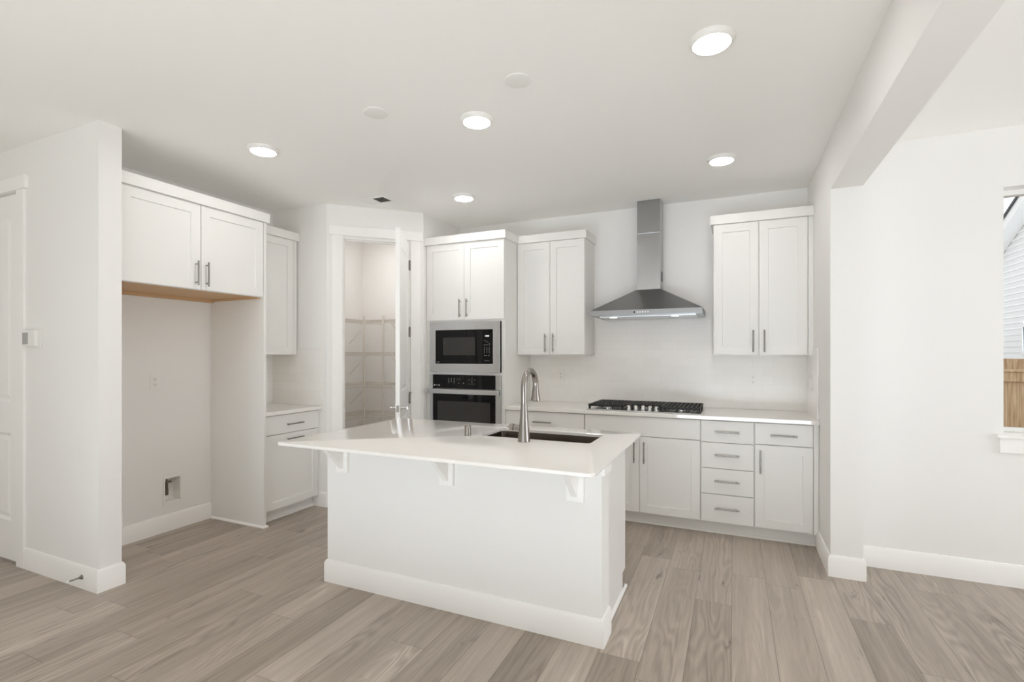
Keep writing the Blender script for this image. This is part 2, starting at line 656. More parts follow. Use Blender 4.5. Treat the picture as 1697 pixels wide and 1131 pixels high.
# walls of the rest of the open-plan room, with the openings the daylight enters by
bm = bmesh.new()
box(bm, 5.0, 5.12, -4.6, 1.4, 0, CEIL)
box(bm, 5.0, 5.12, 3.7, YF + 0.16, 0, CEIL)
box(bm, 5.0, 5.12, 1.4, 3.7, 0, 0.2)
box(bm, 5.0, 5.12, 1.4, 3.7, 2.45, CEIL)
struct('wall_east', bm, WALL)
bm = bmesh.new()
box(bm, -7.0, -3.2, -4.72, -4.6, 0, CEIL)
box(bm, 2.2, 5.0, -4.72, -4.6, 0, CEIL)
box(bm, -3.2, 2.2, -4.72, -4.6, 0, 0.1)
box(bm, -3.2, 2.2, -4.72, -4.6, 2.45, CEIL)
struct('wall_rear', bm, WALL)
bm = bmesh.new()
box(bm, -7.12, -7.0, -4.6, YW2, 0, CEIL)
struct('wall_west', bm, WALL)

# baseboards
for nm, path in (('baseboard_left', [(-4.176, YW1), (XW, YW1), (XW, YW2), (XL, YW2), (XL, 2.800)]),
                 ('baseboard_pantry', [(-3.503, P1.y), (P1.x, P1.y), dg(0.044)]),
                 ('baseboard_right', [(XR, 4.155), (XR, YJ), (XR2, YJ), (XR2, YF), (4.99, YF)])):
    bm = bmesh.new()
    strip(bm, path, BASE)
    struct(nm, bm, TRIM, 30)

# unseen block added overhead to keep the sun off the back yard
bm = bmesh.new()
box(bm, -7.1, 9.5, -4.72, 4.9, CEIL + 0.121, 7.5)
struct('sun_blocker', bm, SIDING)

# casings: hall door
bm = bmesh.new()
box(bm, -4.268, -4.176, YW1 - 0.016, YW1 - 0.0005, 0, 2.452, 0.002)
box(bm, -5.154, -5.062, YW1 - 0.016, YW1 - 0.0005, 0, 2.452, 0.002)
box(bm, -5.184, -4.146, YW1 - 0.022, YW1 - 0.0005, 2.4525, 2.538, 0.002)
struct('trim_1', bm, TRIM)
# casing of the pantry door, in the wall's own direction
MD = Matrix(((DD.x, -DN.x, 0, P1.x), (DD.y, -DN.y, 0, P1.y), (0, 0, 1, 0), (0, 0, 0, 1)))   # local x along wall, y into pantry
t_ = bmesh.new()
box(t_, 0.046, 0.1375, -0.016, -0.0005, 0, 2.466, 0.002)
box(t_, 0.752, 0.846, -0.016, -0.0005, 0, 2.466, 0.002)
box(t_, 0.024, 0.866, -0.022, -0.0005, 2.4665, 2.553, 0.002)
box(t_, O0, O0 + 0.012, 0, TH, 0, OZ - 0.001)
box(t_, O1 - 0.002, O1, 0, TH, 0, OZ - 0.001)
box(t_, O0 + 0.012, O1 - 0.002, 0, TH, OZ - 0.013, OZ - 0.001)
box(t_, O0 + 0.012, O0 + 0.022, 0.04, 0.075, 0, OZ - 0.014)
box(t_, O0 + 0.022, O1 - 0.012, 0.04, 0.075, OZ - 0.024, OZ - 0.0135)
bm = bmesh.new()
merge(bm, t_, MD)
struct('trim_2', bm, TRIM)

MOULD = [(0.010, 0.007), (0.022, 0.009), (0.050, 0.003)]


def hinge(parent, x, z, name='door_hinge'):
    b = bmesh.new()
    cyl(b, (x, -0.008, z - 0.045), (x, -0.008, z + 0.045), 0.009, seg=12)
    for k in (-0.018, 0.018):
        cyl(b, (x, -0.008, z + k - 0.0006), (x, -0.008, z + k + 0.0006), 0.0096, seg=12)
    cyl(b, (x, -0.008, z + 0.045), (x, -0.008, z + 0.050), 0.005, seg=10)
    cyl(b, (x, -0.008, z - 0.050), (x, -0.008, z - 0.045), 0.005, seg=10)
    box(b, x - 0.012, x + 0.012, -0.0028, 0.0, z - 0.045, z + 0.045)
    return obj(name, b, HINGE, parent, 40)


# hall door (door_1)
t_ = panel_slab(0.785, 2.425, 0.035, 0.105, [(0.262, 0.842), (1.05, 2.282)], MOULD)
bm = bmesh.new()
merge(bm, t_)
d1 = obj('door_1', bm, TRIM, loc=(-5.058, YW1 + 0.002, 0.015))
d1['kind'] = 'structure'
for z in (0.31, 0.945, 1.58, 2.215):
    hinge(d1, 0.790, z)
bm = bmesh.new()
box(bm, DX0, DX0 + 0.003, YW1, YW2, 0, DZ - 0.001)
box(bm, DX1 - 0.0135, DX1, YW1 + 0.0005, YW2, 0, DZ - 0.001)
box(bm, DX0 + 0.003, DX1 - 0.0135, YW1 + 0.04, YW2, 2.4405, DZ - 0.001)
struct('trim_3', bm, TRIM)

# pantry door (door_2), swung open into the kitchen
HP = P1 + DD * 0.735 + DN * 0.004
ANG = R(74.6)
LD = -DD * math.cos(ANG) + DN * math.sin(ANG)          # from the hinge to the free edge
LN = DN * math.cos(ANG) + DD * math.sin(ANG)           # outside face
t_ = panel_slab(0.598, 2.425, 0.035, 0.098, [(0.262, 0.842), (1.05, 2.282)], MOULD, both=True)
# local x -> from free edge to hinge is -LD ; local y -> -LN
d2 = bpy.data.objects.new('door_2', bpy.data.meshes.new('door_2'))
bm = bmesh.new()
merge(bm, t_)
d2 = obj('door_2', bm, TRIM, loc=(HP.x + LD.x * 0.601, HP.y + LD.y * 0.601, 0.015), rotz=math.atan2(-LD.y, -LD.x))
d2['kind'] = 'structure'
for z in (0.31, 0.945, 1.58, 2.215):
    hinge(d2, 0.604, z)
# hinge-pin stop
bm = bmesh.new()
cyl(bm, (0.604, -0.008, 0.998), (0.604, -0.008, 1.006), 0.009, seg=12)
tube(bm, [(0.604, -0.012, 1.002), (0.612, -0.035, 1.002), (0.632, -0.045, 1.002)], 0.003, 8)
cyl(bm, (0.630, -0.045, 1.002), (0.640, -0.046, 1.002), 0.006, seg=10)
tube(bm, [(0.600, -0.012, 1.002), (0.585, -0.03, 1.002)], 0.003, 8)
obj('hinge_stop', bm, HINGE, d2, 40)
LZ = 0.912
for sg, y0 in ((-1, 0.0), (1, 0.035)):
    bm = bmesh.new()
    cyl(bm, (0.062, y0, LZ), (0.062, y0 + sg * 0.008, LZ), 0.031, seg=28, bev=0.002)
    cyl(bm, (0.062, y0 + sg * 0.008, LZ), (0.062, y0 + sg * 0.05, LZ), 0.011, seg=20)
    tube(bm, [(0.058, y0 + sg * 0.05, LZ), (0.085, y0 + sg * 0.053, LZ), (0.13, y0 + sg * 0.053, LZ), (0.172, y0 + sg * 0.05, LZ)], [0.0115, 0.0105, 0.0095, 0.0085], 16)
    obj('door_lever', bm, CHROME, d2, 40)
bm = bmesh.new()
box(bm, -0.0015, 0.0, 0.006, 0.029, LZ - 0.028, LZ + 0.028)
box(bm, -0.009, -0.0015, 0.011, 0.024, LZ - 0.01, LZ + 0.01)
obj('latch_plate', bm, CHROME, d2)
# strike plate on the jamb
t_ = bmesh.new()
box(t_, O0 + 0.012, O0 + 0.0135, 0.008, 0.03, LZ + 0.015 - 0.03, LZ + 0.015 + 0.03)
bm = bmesh.new()
merge(bm, t_, MD)
tag(obj('strike_plate', bm, HINGE), 'small metal strike plate let into the pantry door jamb', 'strike plate')

# dining window (window_1)
win = bpy.data.objects.new('window_1', None)
COL.objects.link(win)
win['kind'] = 'structure'
bm = bmesh.new()
yo = YF + 0.095
fw = 0.045
box(bm, WX0, WX0 + 0.008, yo, yo + 0.06, WZ0, WZ1, 0.002)
box(bm, WX1 - fw, WX1, yo, yo + 0.06, WZ0, WZ1, 0.002)
box(bm, WX0 + 0.008, WX1 - fw, yo, yo + 0.06, WZ0 + 0.0035, WZ0 + 0.028, 0.002)
box(bm, WX0 + 0.008, WX1 - fw, yo, yo + 0.06, WZ1 - 0.03, WZ1, 0.002)
box(bm, (WX0 + WX1) / 2 - 0.03, (WX0 + WX1) / 2 + 0.03, yo + 0.001, yo + 0.059, WZ0 + 0.0285, WZ1 - 0.0305, 0.002)
obj('window_frame', bm, PLATE, win)
for a, b in ((WX0 + 0.006, (WX0 + WX1) / 2 - 0.028), ((WX0 + WX1) / 2 + 0.028, WX1 - fw + 0.002)):
    bm = bmesh.new()
    box(bm, a, b, yo + 0.028, yo + 0.032, WZ0 + 0.026, WZ1 - 0.028)
    obj('window_pane', bm, PANE, win)
bm = bmesh.new()
box(bm, WX0 - 0.036, WX1 + 0.036, YF - 0.03, YF - 0.0005, WZ0 - 0.022, WZ0, 0.003)
box(bm, WX0 + 0.001, WX1 - 0.001, YF - 0.0005, yo, WZ0 - 0.0005, WZ0 + 0.003)
box(bm, WX0 - 0.022, WX1 + 0.022, YF - 0.016, YF - 0.0005, WZ0 - 0.11, WZ0 - 0.0225, 0.002)
obj('window_sill', bm, TRIM, win)

# ------------------------------------------------------------------ cabinets
PULL_L = 0.172


def pull(parent, x, z, vertical, L=PULL_L):
    """bar pull on a front whose face is local y=0"""
    b = bmesh.new()
    r, so, h = 0.0058, 0.030, L / 2
    if vertical:
        cyl(b, (x, -so, z - h), (x, -so, z + h), r, seg=16, bev=0.001)
        for k in (-0.064, 0.064):
            cyl(b, (x, 0, z + k), (x, -so, z + k), 0.0045, seg=12)
    else:
        cyl(b, (x - h, -so, z), (x + h, -so, z), r, seg=16, bev=0.001)
        for k in (-0.064, 0.064):
            cyl(b, (x + k, 0, z), (x + k, -so, z), 0.0045, seg=12)
    return obj('pull_handle', b, PULL, parent, 40)


def front(root, name, x0, x1, z0, z1, shaker, handle=None, stile=0.062):
    """a door or drawer front with its face at local y=0 of the cabinet"""
    b = bmesh.new()
    w_, h_ = x1 - x0, z1 - z0
    if shaker:
        merge(b, panel_slab(w_, h_, 0.020, stile, [(stile, h_ - stile)], [(0.0015, 0.0085)]))
    else:
        box(b, 0, w_, 0, 0.020, 0, h_, 0.0015)
    o = obj(name, b, CAB, root, loc=(x0, 0, z0))
    if handle:
        kind, hx, hz = handle
        pull(o, hx - x0, hz - z0, kind == 'v')
    return o


def carcass(root, boxes, name='carcass', m=None):
    b = bmesh.new()
    for q in boxes:
        box(b, *q)
    return obj(name, b, m or CAB, root)


def crown(root, path, z0=2.431, z1=2.505, name='crown_board'):
    b = bmesh.new()
    strip(b, path, [(-0.022, z0), (0.0, z0), (0.0, z1 - 0.002), (-0.002, z1), (-0.022, z1)])
    return obj(name, b, CAB, root)


def toe(root, w_, y, z1, shoe=True):
    b = bmesh.new()
    box(b, 0, w_, y, y + 0.016, 0, z1)
    if shoe:
        strip(b, [(0, y), (w_, y)], SHOE)
    return obj('toe_kick', b, CAB, root, 40)


ZB0, ZB1, ZC0, ZC1 = 0.107, 0.876, 0.884, 0.914
YD = 4.080
DEP = YB - 0.001 - YD
# -- base run along the back wall, sharing one front plane
gap = 0.005


def base_cab(label, x0, x1):
    r = thing('base_cabinet', label, 'cabinet', (x0, YD, 0), 0, 'base cabinets along the back wall')
    W_ = x1 - x0
    carcass(r, [(0.0003, W_ - 0.0003, 0.0215, DEP, 0.1, ZC0 - 0.001)])
    toe(r, W_ - 0.0006, 0.082, 0.0995)
    return r, W_


bx = [-1.884, -1.147, -0.229, 0.141, 0.552]
c, W_ = base_cab('white base cabinet with one wide drawer between oven tower and cooktop cabinet', bx[0], bx[1])
front(c, 'drawer_front', 0.006, W_ - gap, 0.722, ZB1, False, ('h', W_ * 0.49, 0.79))
front(c, 'door', 0.006, W_ / 2 - 0.002, ZB0, 0.716, True, ('v', W_ / 2 - 0.04, 0.594))
front(c, 'door', W_ / 2 + 0.002, W_ - gap, ZB0, 0.716, True, ('v', W_ / 2 + 0.04, 0.594))
c, W_ = base_cab('white two-door base cabinet with a blank panel directly under the gas cooktop', bx[1], bx[2])
front(c, 'false_front', gap, W_ - gap, 0.722, ZB1, False)
front(c, 'door', gap, W_ / 2 - 0.006, ZB0, 0.716, True, ('v', W_ / 2 - 0.044, 0.594))
front(c, 'door', W_ / 2 - 0.002, W_ - gap, ZB0, 0.716, True, ('v', W_ / 2 + 0.034, 0.594))
c, W_ = base_cab('narrow white base cabinet with a stack of four drawers', bx[2], bx[3])
for z0, z1 in ((0.7135, ZB1), (0.517, 0.7085), (0.321, 0.512), (ZB0, 0.316)):
    front(c, 'drawer_front', gap, W_ - gap, z0, z1, False, ('h', W_ / 2, (z0 + z1) / 2 + (0.0 if z0 > 0.7 else 0.005)))
c, W_ = base_cab('white base cabinet with one drawer over one door beside the end wall', bx[3], bx[4])
front(c, 'drawer_front', gap, 0.374, 0.722, ZB1, False, ('h', 0.19, 0.792))
front(c, 'door', gap, 0.374, ZB0, 0.716, True, ('v', 0.040, 0.594))
b = bmesh.new()
box(b, 0.380, W_ - 0.001, 0.006, 0.0213, 0.1, ZC0 - 0.001)
obj('filler_strip', b, CAB, c)

# -- wall cabinets along the back wall
YU = 4.348
UD = YB - 0.001 - YU
ZU0, ZU1 = 1.376, 2.430


def wall_cab(label, x0, W_, split, xr, crown_path, filler=None):
    r = thing('wall_cabinet', label, 'cabinet', (x0, YU, 0), 0, 'wall cabinets along the back wall')
    carcass(r, [(0.0005, W_, 0.0215, UD, ZU0, ZU1)])
    front(r, 'door', 0.003, split - 0.002, ZU0 + 0.003, ZU1 - 0.003, True, ('v', split - 0.041, 1.486), 0.064)
    front(r, 'door', split + 0.002, xr, ZU0 + 0.003, ZU1 - 0.003, True, ('v', split + 0.037, 1.486), 0.064)
    crown(r, crown_path)
    if filler:
        b_ = bmesh.new()
        box(b_, filler[0], filler[1], 0.006, 0.0213, ZU0, ZU1)
        obj('filler_strip', b_, CAB, r)
    return r


wall_cab('white two-door wall cabinet between the oven tower and the hood', -1.884, 0.663, 0.330, 0.660,
         [(0.002, -0.015), (0.680, -0.015), (0.680, UD)])
wall_cab('white two-door wall cabinet between the hood and the end wall', -0.148, 0.7005, 0.332, 0.662,
         [(-0.020, UD), (-0.020, -0.015), (0.700, -0.015)], (0.668, 0.7005))

# -- oven tower
OX0, OX1, YO = -2.7305, -1.8855, 4.060
t = thing('oven_tower_cabinet', 'tall white cabinet holding microwave and wall oven beside the pantry', 'cabinet', (OX0, YO, 0))
OW, OD = OX1 - OX0, YB - 0.001 - YO
carcass(t, [(0, 0.054, 0.0215, OD, 0.1, ZU1), (OW - 0.036, OW, 0.0215, OD, 0.0, ZU1), (0.054, OW - 0.036, 0.0215, OD, 1.687, ZU1),
            (0.054, OW - 0.036, 0.0215, OD, 1.1875, 1.2115), (0.054, OW - 0.036, 0.0215, OD, 0.1, 0.468), (0.054, OW - 0.036, OD - 0.02, OD, 0.468, 1.687)])
front(t, 'door', 0.022, 0.4285, 1.704, ZU1 - 0.003, True, ('v', 0.392, 1.812))
front(t, 'door', 0.4325, OW - 0.003, 1.704, ZU1 - 0.003, True, ('v', 0.468, 1.812))
front(t, 'drawer_front', 0.022, OW - 0.003, ZB0, 0.458, False, ('h', OW / 2, 0.33))
crown(t, [(0.001, -0.018), (OW + 0.018, -0.018), (OW + 0.018, YU - YO - 0.0155)])
toe(t, OW - 0.0005, 0.082, 0.0995)

# -- microwave in its trim
MX0, MX1, MZ0, MZ1 = -2.674, -1.923, 1.213, 1.685
mw = thing('microwave', 'built-in black microwave in a stainless trim frame above the wall oven', 'microwave', (MX0, YO, MZ0))
MW, MH = MX1 - MX0, MZ1 - MZ0
bm = bmesh.new()
gx0, gx1, gz0, gz1 = 0.063, MW - 0.075, 0.079, 0.398
box(bm, 0, gx0, -0.004, 0.021, 0, MH, 0.0015)
box(bm, gx1, MW - 0.004, -0.004, 0.021, 0, MH, 0.0015)
box(bm, gx0 - 0.0015, gx1 + 0.0015, -0.004, 0.021, 0, gz0, 0.0005)
box(bm, gx0 - 0.0015, gx1 + 0.0015, -0.004, 0.021, gz1, MH, 0.0005)
obj('trim_frame', bm, STEEL, mw)
bm = bmesh.new()
box(bm, MW - 0.0038, MW, -0.001, 0.021, 0.004, MH - 0.004)
box(bm, 0.03, MW - 0.03, 0.022, 0.45, 0.03, MH - 0.03)
obj('housing', bm, BLACK, mw)
dv = 0.505
bm = bmesh.new()
box(bm, gx0 + 0.001, dv, -0.001, 0.02, gz0 + 0.001, gz1 - 0.001, 0.001)
md = obj('oven_door', bm, BLACKG, mw)
bm = bmesh.new()
box(bm, 0.145, 0.490, -0.0016, -0.0009, 0.160, 0.328)
obj('door_window', bm, DARKWIN, md)
bm = bmesh.new()
box(bm, gx0 + 0.012, gx0 + 0.026, -0.0016, -0.0009, 0.092, 0.0955)
box(bm, gx0 + 0.028, gx0 + 0.044, -0.0016, -0.0009, 0.0915, 0.096)
obj('maker_mark', bm, MARK, md)
bm = bmesh.new()
box(bm, dv + 0.002, gx1 - 0.001, -0.001, 0.02, gz0 + 0.001, gz1 - 0.001, 0.001)
mp = obj('control_panel', bm, BLACKG, mw)
bm = bmesh.new()
px = gx1 - 0.062
for k, ww in enumerate((0.004, 0.008, 0.008, 0.008)):
    box(bm, px - 0.018 + k * 0.0105, px - 0.018 + k * 0.0105 + ww, -0.0016, -0.0009, 0.331, 0.343)
obj('clock_display', bm, DISPLAY, mp)


def keys(parent, cells, y=-0.0016, name='key_marking'):
    for x, z, a, h in cells:
        b_ = bmesh.new()
        box(b_, x - a / 2, x + a / 2, y, y + 0.0007, z - h / 2, z + h / 2)
        obj(name, b_, MARK, parent)


rng = random.Random(4)
cells = []
for z in (0.294, 0.281, 0.268, 0.255):
    for x in (-0.026, -0.009, 0.009, 0.026):
        if rng.random() < 0.75:
            cells.append((px + x + rng.uniform(-.002, .002), z, rng.uniform(.004, .010), .0022))
for z in (0.228, 0.213, 0.198, 0.183):
    for x in (-0.026, 0.0, 0.024):
        cells.append((px + x, z, 0.0035, 0.005))
for x in (-0.022, -0.006, 0.020):
    cells.append((px + x, 0.157, 0.009, 0.004))
cells.append((px, 0.108, 0.05, 0.0016))
keys(mp, cells)

# -- wall oven
VX0, VX1, VZ0, VZ1 = -2.674, -1.923, 0.470, 1.186
ov = thing('wall_oven', 'black glass wall oven with a stainless bar handle under the microwave', 'oven', (VX0, YO, VZ0))
VW, VH = VX1 - VX0, VZ1 - VZ0
bm = bmesh.new()
box(bm, 0.0, 0.034, -0.006, 0.021, 0, VH, 0.001)
box(bm, VW - 0.047, VW, -0.006, 0.021, 0, VH, 0.001)
box(bm, 0.034, VW - 0.047, -0.006, 0.021, 0, 0.03, 0.001)
box(bm, 0.03, VW - 0.03, 0.022, 0.5, 0.02, VH - 0.02)
obj('oven_frame', bm, STEEL, ov)
bm = bmesh.new()
box(bm, 0.0345, VW - 0.0475, -0.004, 0.02, 0.588, VH - 0.001, 0.001)
cp = obj('control_panel', bm, BLACKG, ov)
cells = []
for i, x in enumerate((0.21, 0.24, 0.27)):
    for z in (0.682, 0.669, 0.656, 0.643):
        if not (i == 1 and z < 0.65):
            cells.append((x, z, 0.007, 0.0035))
for x in (0.32, 0.37):
    cells.append((x, 0.641, 0.008, 0.004))
for x, z in ((0.43, 0.672), (0.46, 0.684), (0.46, 0.668), (0.46, 0.652), (0.49, 0.674), (0.43, 0.634), (0.46, 0.634), (0.49, 0.634)):
    cells.append((x, z, 0.007, 0.003))
keys(cp, cells, -0.0046)
bm = bmesh.new()
cyl(bm, (0.052, -0.0046, 0.617), (0.052, -0.0039, 0.617), 0.008, seg=20)
box(bm, 0.064, 0.088, -0.0046, -0.0039, 0.6155, 0.6195)
box(bm, 0.098, 0.112, -0.0046, -0.0039, 0.611, 0.623)
obj('maker_mark', bm, MARK, cp)
bm = bmesh.new()
box(bm, 0.29, 0.345, -0.0046, -0.0039, 0.664, 0.686)
cd_ = obj('clock_display', bm, BLACK, cp)
bm = bmesh.new()
box(bm, 0.0345, VW - 0.0475, -0.006, 0.02, 0.032, 0.583, 0.001)
od = obj('oven_door', bm, BLACKG, ov)
bm = bmesh.new()
box(bm, 0.088, VW - 0.10, -0.0066, -0.0059, 0.12, 0.468)
obj('door_window', bm, DARKWIN, od)
bm = bmesh.new()
box(bm, -0.004, VW + 0.002, -0.060, -0.038, 0.541, 0.585, 0.004)
for x in (0.012, VW - 0.034):
    box(bm, x, x + 0.022, -0.038, -0.006, 0.556, 0.580, 0.001)
obj('bar_handle', bm, STEEL, od)

# -- refrigerator surround: cabinet above and end panel
XFC = -3.405
fc = thing('wall_cabinet', 'deep white two-door cabinet above the empty refrigerator space', 'cabinet', (XFC, 1.778, 0), PI / 2)
FW_, FD = 1.022, XFC - (XL + 0.001)
carcass(fc, [(0.0005, FW_ - 0.0005, 0.0215, FD, 1.846, ZU1), (0.0005, FW_ - 0.0005, 0.0215, 0.04, 1.834, 1.846)])
bm = bmesh.new()
box(bm, 0.001, FW_ - 0.001, 0.0405, FD - 0.001, 1.8405, 1.8458)
box(bm, 0.001, FW_ - 0.001, FD - 0.045, FD - 0.001, 1.815, 1.8404)
box(bm, FW_ - 0.022, FW_ - 0.001, 0.0405, FD - 0.046, 1.824, 1.8404)
ub = obj('cabinet_underside', bm, RAWWOOD, fc)
ub['label'] = 'unpainted tan wood underside'
front(fc, 'door', 0.004, 0.511, 1.836, ZU1 - 0.003, True, ('v', 0.476, 1.945), 0.066)
front(fc, 'door', 0.515, FW_ - 0.004, 1.836, ZU1 - 0.003, True, ('v', 0.550, 1.945), 0.066)
crown(fc, [(0.0, -0.018), (1.066, -0.018), (1.066, FD)])
ep = thing('end_panel', 'tall white end panel closing the refrigerator space', 'panel', (XFC - 0.003, 2.802, 0), PI / 2)
bm = bmesh.new()
box(bm, 0.0, 0.024, 0.0, FD - 0.004, 0, ZU1 - 0.0005, 0.001)
obj('panel_board', bm, CAB, ep)
bm = bmesh.new()
strip(bm, [(0.0, FD - 0.02), (0.0, 0.0), (0.024, 0.0), (0.024, 0.03)], SHOE)
obj('shoe_moulding', bm, TRIM, ep, 40)

# -- small base and wall cabinet between the end panel and the pantry (facing the island)
XSB = -3.431
sb = thing('base_cabinet', 'white base cabinet with one drawer and one door next to the pantry', 'cabinet', (XSB, 2.8275, 0), PI / 2)
SW, SD = 3.4185 - 2.8275, XSB - (XL + 0.001)
carcass(sb, [(0.0005, SW, 0.0215, SD, 0.1, ZC0 - 0.001)])
toe(sb, SW, 0.082, 0.0995)
front(sb, 'drawer_front', 0.012, 0.563, 0.722, ZB1, False, ('h', 0.290, 0.795))
front(sb, 'door', 0.012, 0.563, ZB0, 0.716, True, ('h', 0.290, 0.672))
bm = bmesh.new()
box(bm, 0.569, SW - 0.0005, 0.004, 0.0213, 0.1, ZC0 - 0.001)
obj('filler_strip', bm, CAB, sb)
XSU = -3.708
su = thing('wall_cabinet', 'narrow white one-door wall cabinet between the end panel and the pantry', 'cabinet', (XSU, 2.8275, 0), PI / 2)
UD2 = XSU - (XL + 0.001)
carcass(su, [(0.0005, SW - 0.012, 0.0215, UD2, ZU0, ZU1)])
front(su, 'door', 0.004, 0.536, ZU0 + 0.003, ZU1 - 0.003, True, ('v', 0.045, 1.486), 0.062)
bm = bmesh.new()
box(bm, 0.542, SW - 0.012, 0.004, 0.0213, ZU0, ZU1)
obj('filler_strip', bm, CAB, su)
crown(su, [(0.0, -0.018), (SW - 0.001, -0.018)])

# ------------------------------------------------------------------ worktops
bm = bmesh.new()
box(bm, -1.8835, XR - 0.001, 4.052, YB - 0.001, ZC0, ZC1, 0.003)
tag(obj('worktop', bm, QUARTZ), 'white quartz worktop running along the back wall under the cooktop', 'worktop')
bm = bmesh.new()
box(bm, XL + 0.001, -3.403, 2.8275, P1.y - 0.001, ZC0, ZC1, 0.003)
tag(obj('worktop', bm, QUARTZ), 'short white quartz worktop in the nook beside the pantry', 'worktop')

# ------------------------------------------------------------------ backsplash
bm = bmesh.new()
yt0, yt1 = YB - 0.009, YB - 0.001
box(bm, -1.884, -1.203, yt0, yt1, ZC1 + 0.0005, ZU0 - 0.0005)
box(bm, -1.203, -0.170, yt0, yt1, ZC1 + 0.0005, 1.706)
box(bm, -0.170, XR - 0.009, yt0, yt1, ZC1 + 0.0005, ZU0 - 0.0005)
tag(obj('tile_backsplash', bm, TILE), 'white subway tile backsplash on the back wall behind the cooktop', 'backsplash')
bm = bmesh.new()
box(bm, XR - 0.009, XR - 0.001, 4.335, YB - 0.001, ZC1 + 0.0005, ZU0 - 0.0005)
box(bm, XR - 0.009, XR - 0.001, 4.098, 4.335, ZC1 + 0.0005, 1.428)
tag(obj('tile_backsplash', bm, TILE), 'narrow return of white subway tile on the end wall beside the cooktop run', 'backsplash')
bm = bmesh.new()
box(bm, XL + 0.001, XL + 0.009, 2.828, P1.y - 0.009, ZC1 + 0.0005, ZU0 - 0.0005)
tag(obj('tile_backsplash', bm, TILE), 'white tile backsplash at the back of the nook beside the end panel', 'backsplash')
bm = bmesh.new()
box(bm, XL + 0.001, -3.715, P1.y - 0.009, P1.y - 0.001, ZC1 + 0.0005, ZU0 - 0.0005)
box(bm, -3.715, -3.405, P1.y - 0.009, P1.y - 0.001, ZC1 + 0.0005, 1.437)
box(bm, -3.405, -3.399, P1.y - 0.010, P1.y - 0.001, ZC1 + 0.0005, 1.437)
tag(obj('tile_backsplash', bm, TILE), 'white tile backsplash on the pantry side of the nook, ending in a trim edge', 'backsplash')

# ------------------------------------------------------------------ range hood
hood = thing('range_hood', 'stainless steel chimney range hood on the back wall above the cooktop', 'range hood', (-0.680, YB - 0.010, 0))
HZ0, HZ1, HT = 1.712, 1.757, 1.953
hw, hd = 0.457, 0.462
bm = bmesh.new()
for a, b in (((-hw, hw, -hd, 0.0), (HZ0, HZ1)),):
    box(bm, a[0], a[1], a[2], a[3], b[0], b[1], 0.0015)
lo = [(-hw, -hd, HZ1), (hw, -hd, HZ1), (hw, 0, HZ1), (-hw, 0, HZ1)]
hi = [(-0.106, -0.196, HT), (0.100, -0.196, HT), (0.100, 0, HT), (-0.106, 0, HT)]
vl, vh = [bm.verts.new(q) for q in lo], [bm.verts.new(q) for q in hi]
for k in range(4):
    bm.faces.new((vl[k], vl[(k + 1) % 4], vh[(k + 1) % 4], vh[k]))
bm.faces.new(vh)
obj('canopy', bm, DKSTEEL, hood)
bm = bmesh.new()
box(bm, -0.104, 0.098, -0.192, 0.0, HT, 2.45, 0.001)
obj('chimney', bm, HOODST, hood)
bm = bmesh.new()
box(bm, -0.102, 0.096, -0.190, 0.0, 2.4505, CEIL - 0.001, 0.001)
ch = obj('chimney_extension', bm, HOODST, hood)
bm = bmesh.new()
box(bm, 0.0981, 0.0989, -0.14, -0.05, 2.03, 2.115)
obj('side_vent', bm, BLACK, hood)
bm = bmesh.new()
box(bm, -hw + 0.07, hw - 0.05, -hd + 0.05, -0.05, HZ0 - 0.012, HZ0 - 0.0005, 0.002)
fl = obj('filter_panel', bm, STEEL, hood)
for x in (-0.27, 0.24):
    bm = bmesh.new()
    cyl(bm, (x, -hd + 0.08, HZ0 - 0.0135), (x, -hd + 0.08, HZ0 - 0.012), 0.028, seg=24)
    obj('hood_lamp', bm, HOODLAMP, fl)
bm = bmesh.new()
cyl(bm, (-0.077, -hd - 0.0012, 1.735), (-0.077, -hd, 1.735), 0.0075, seg=20)
obj('power_button', bm, BLACK, hood)
for k in range(5):
    bm = bmesh.new()
    cyl(bm, (-0.052 + k * 0.022, -hd - 0.0018, 1.735), (-0.052 + k * 0.022, -hd, 1.735), 0.006, seg=16)
    obj('speed_button', bm, CHROME, hood)

# ------------------------------------------------------------------ gas cooktop
ct = thing('gas_cooktop', 'stainless gas cooktop with black cast iron grates on the back worktop', 'cooktop', (-0.680, 4.095, ZC1 + 0.0005))
bm = bmesh.new()
box(bm, -0.457, 0.457, 0.0, 0.50, 0.0, 0.007, 0.003)
obj('cooktop_tray', bm, STEEL, ct)


def grate(x0, x1, y0, y1):
    b_ = bmesh.new()
    z0, z1 = 0.030, 0.046
    bw = 0.011
    for (a0, a1, c0, c1) in ((x0, x1, y0, y0 + bw), (x0, x1, y1 - bw, y1), (x0, x0 + bw, y0, y1), (x1 - bw, x1, y0, y1)):
        box(b_, a0, a1, c0, c1, z0, z1, 0.002)
    nx = 9
    for k in range(1, nx):
        x = x0 + (x1 - x0) * k / nx
        box(b_, x - 0.005, x + 0.005, y0, y1, z0 + 0.003, z1 + 0.001, 0.001)
    for k in range(1, 5):
        y = y0 + (y1 - y0) * k / 5
        box(b_, x0, x1, y - 0.005, y + 0.005, z0 + 0.003, z1, 0.001)
    for x in (x0 + 0.002, x1 - 0.018):
        for y in (y0 + 0.002, y1 - 0.018):
            box(b_, x, x + 0.016, y, y + 0.016, 0.0075, z0 + 0.004, 0.001)
    return obj('grate', b_, IRON, ct)


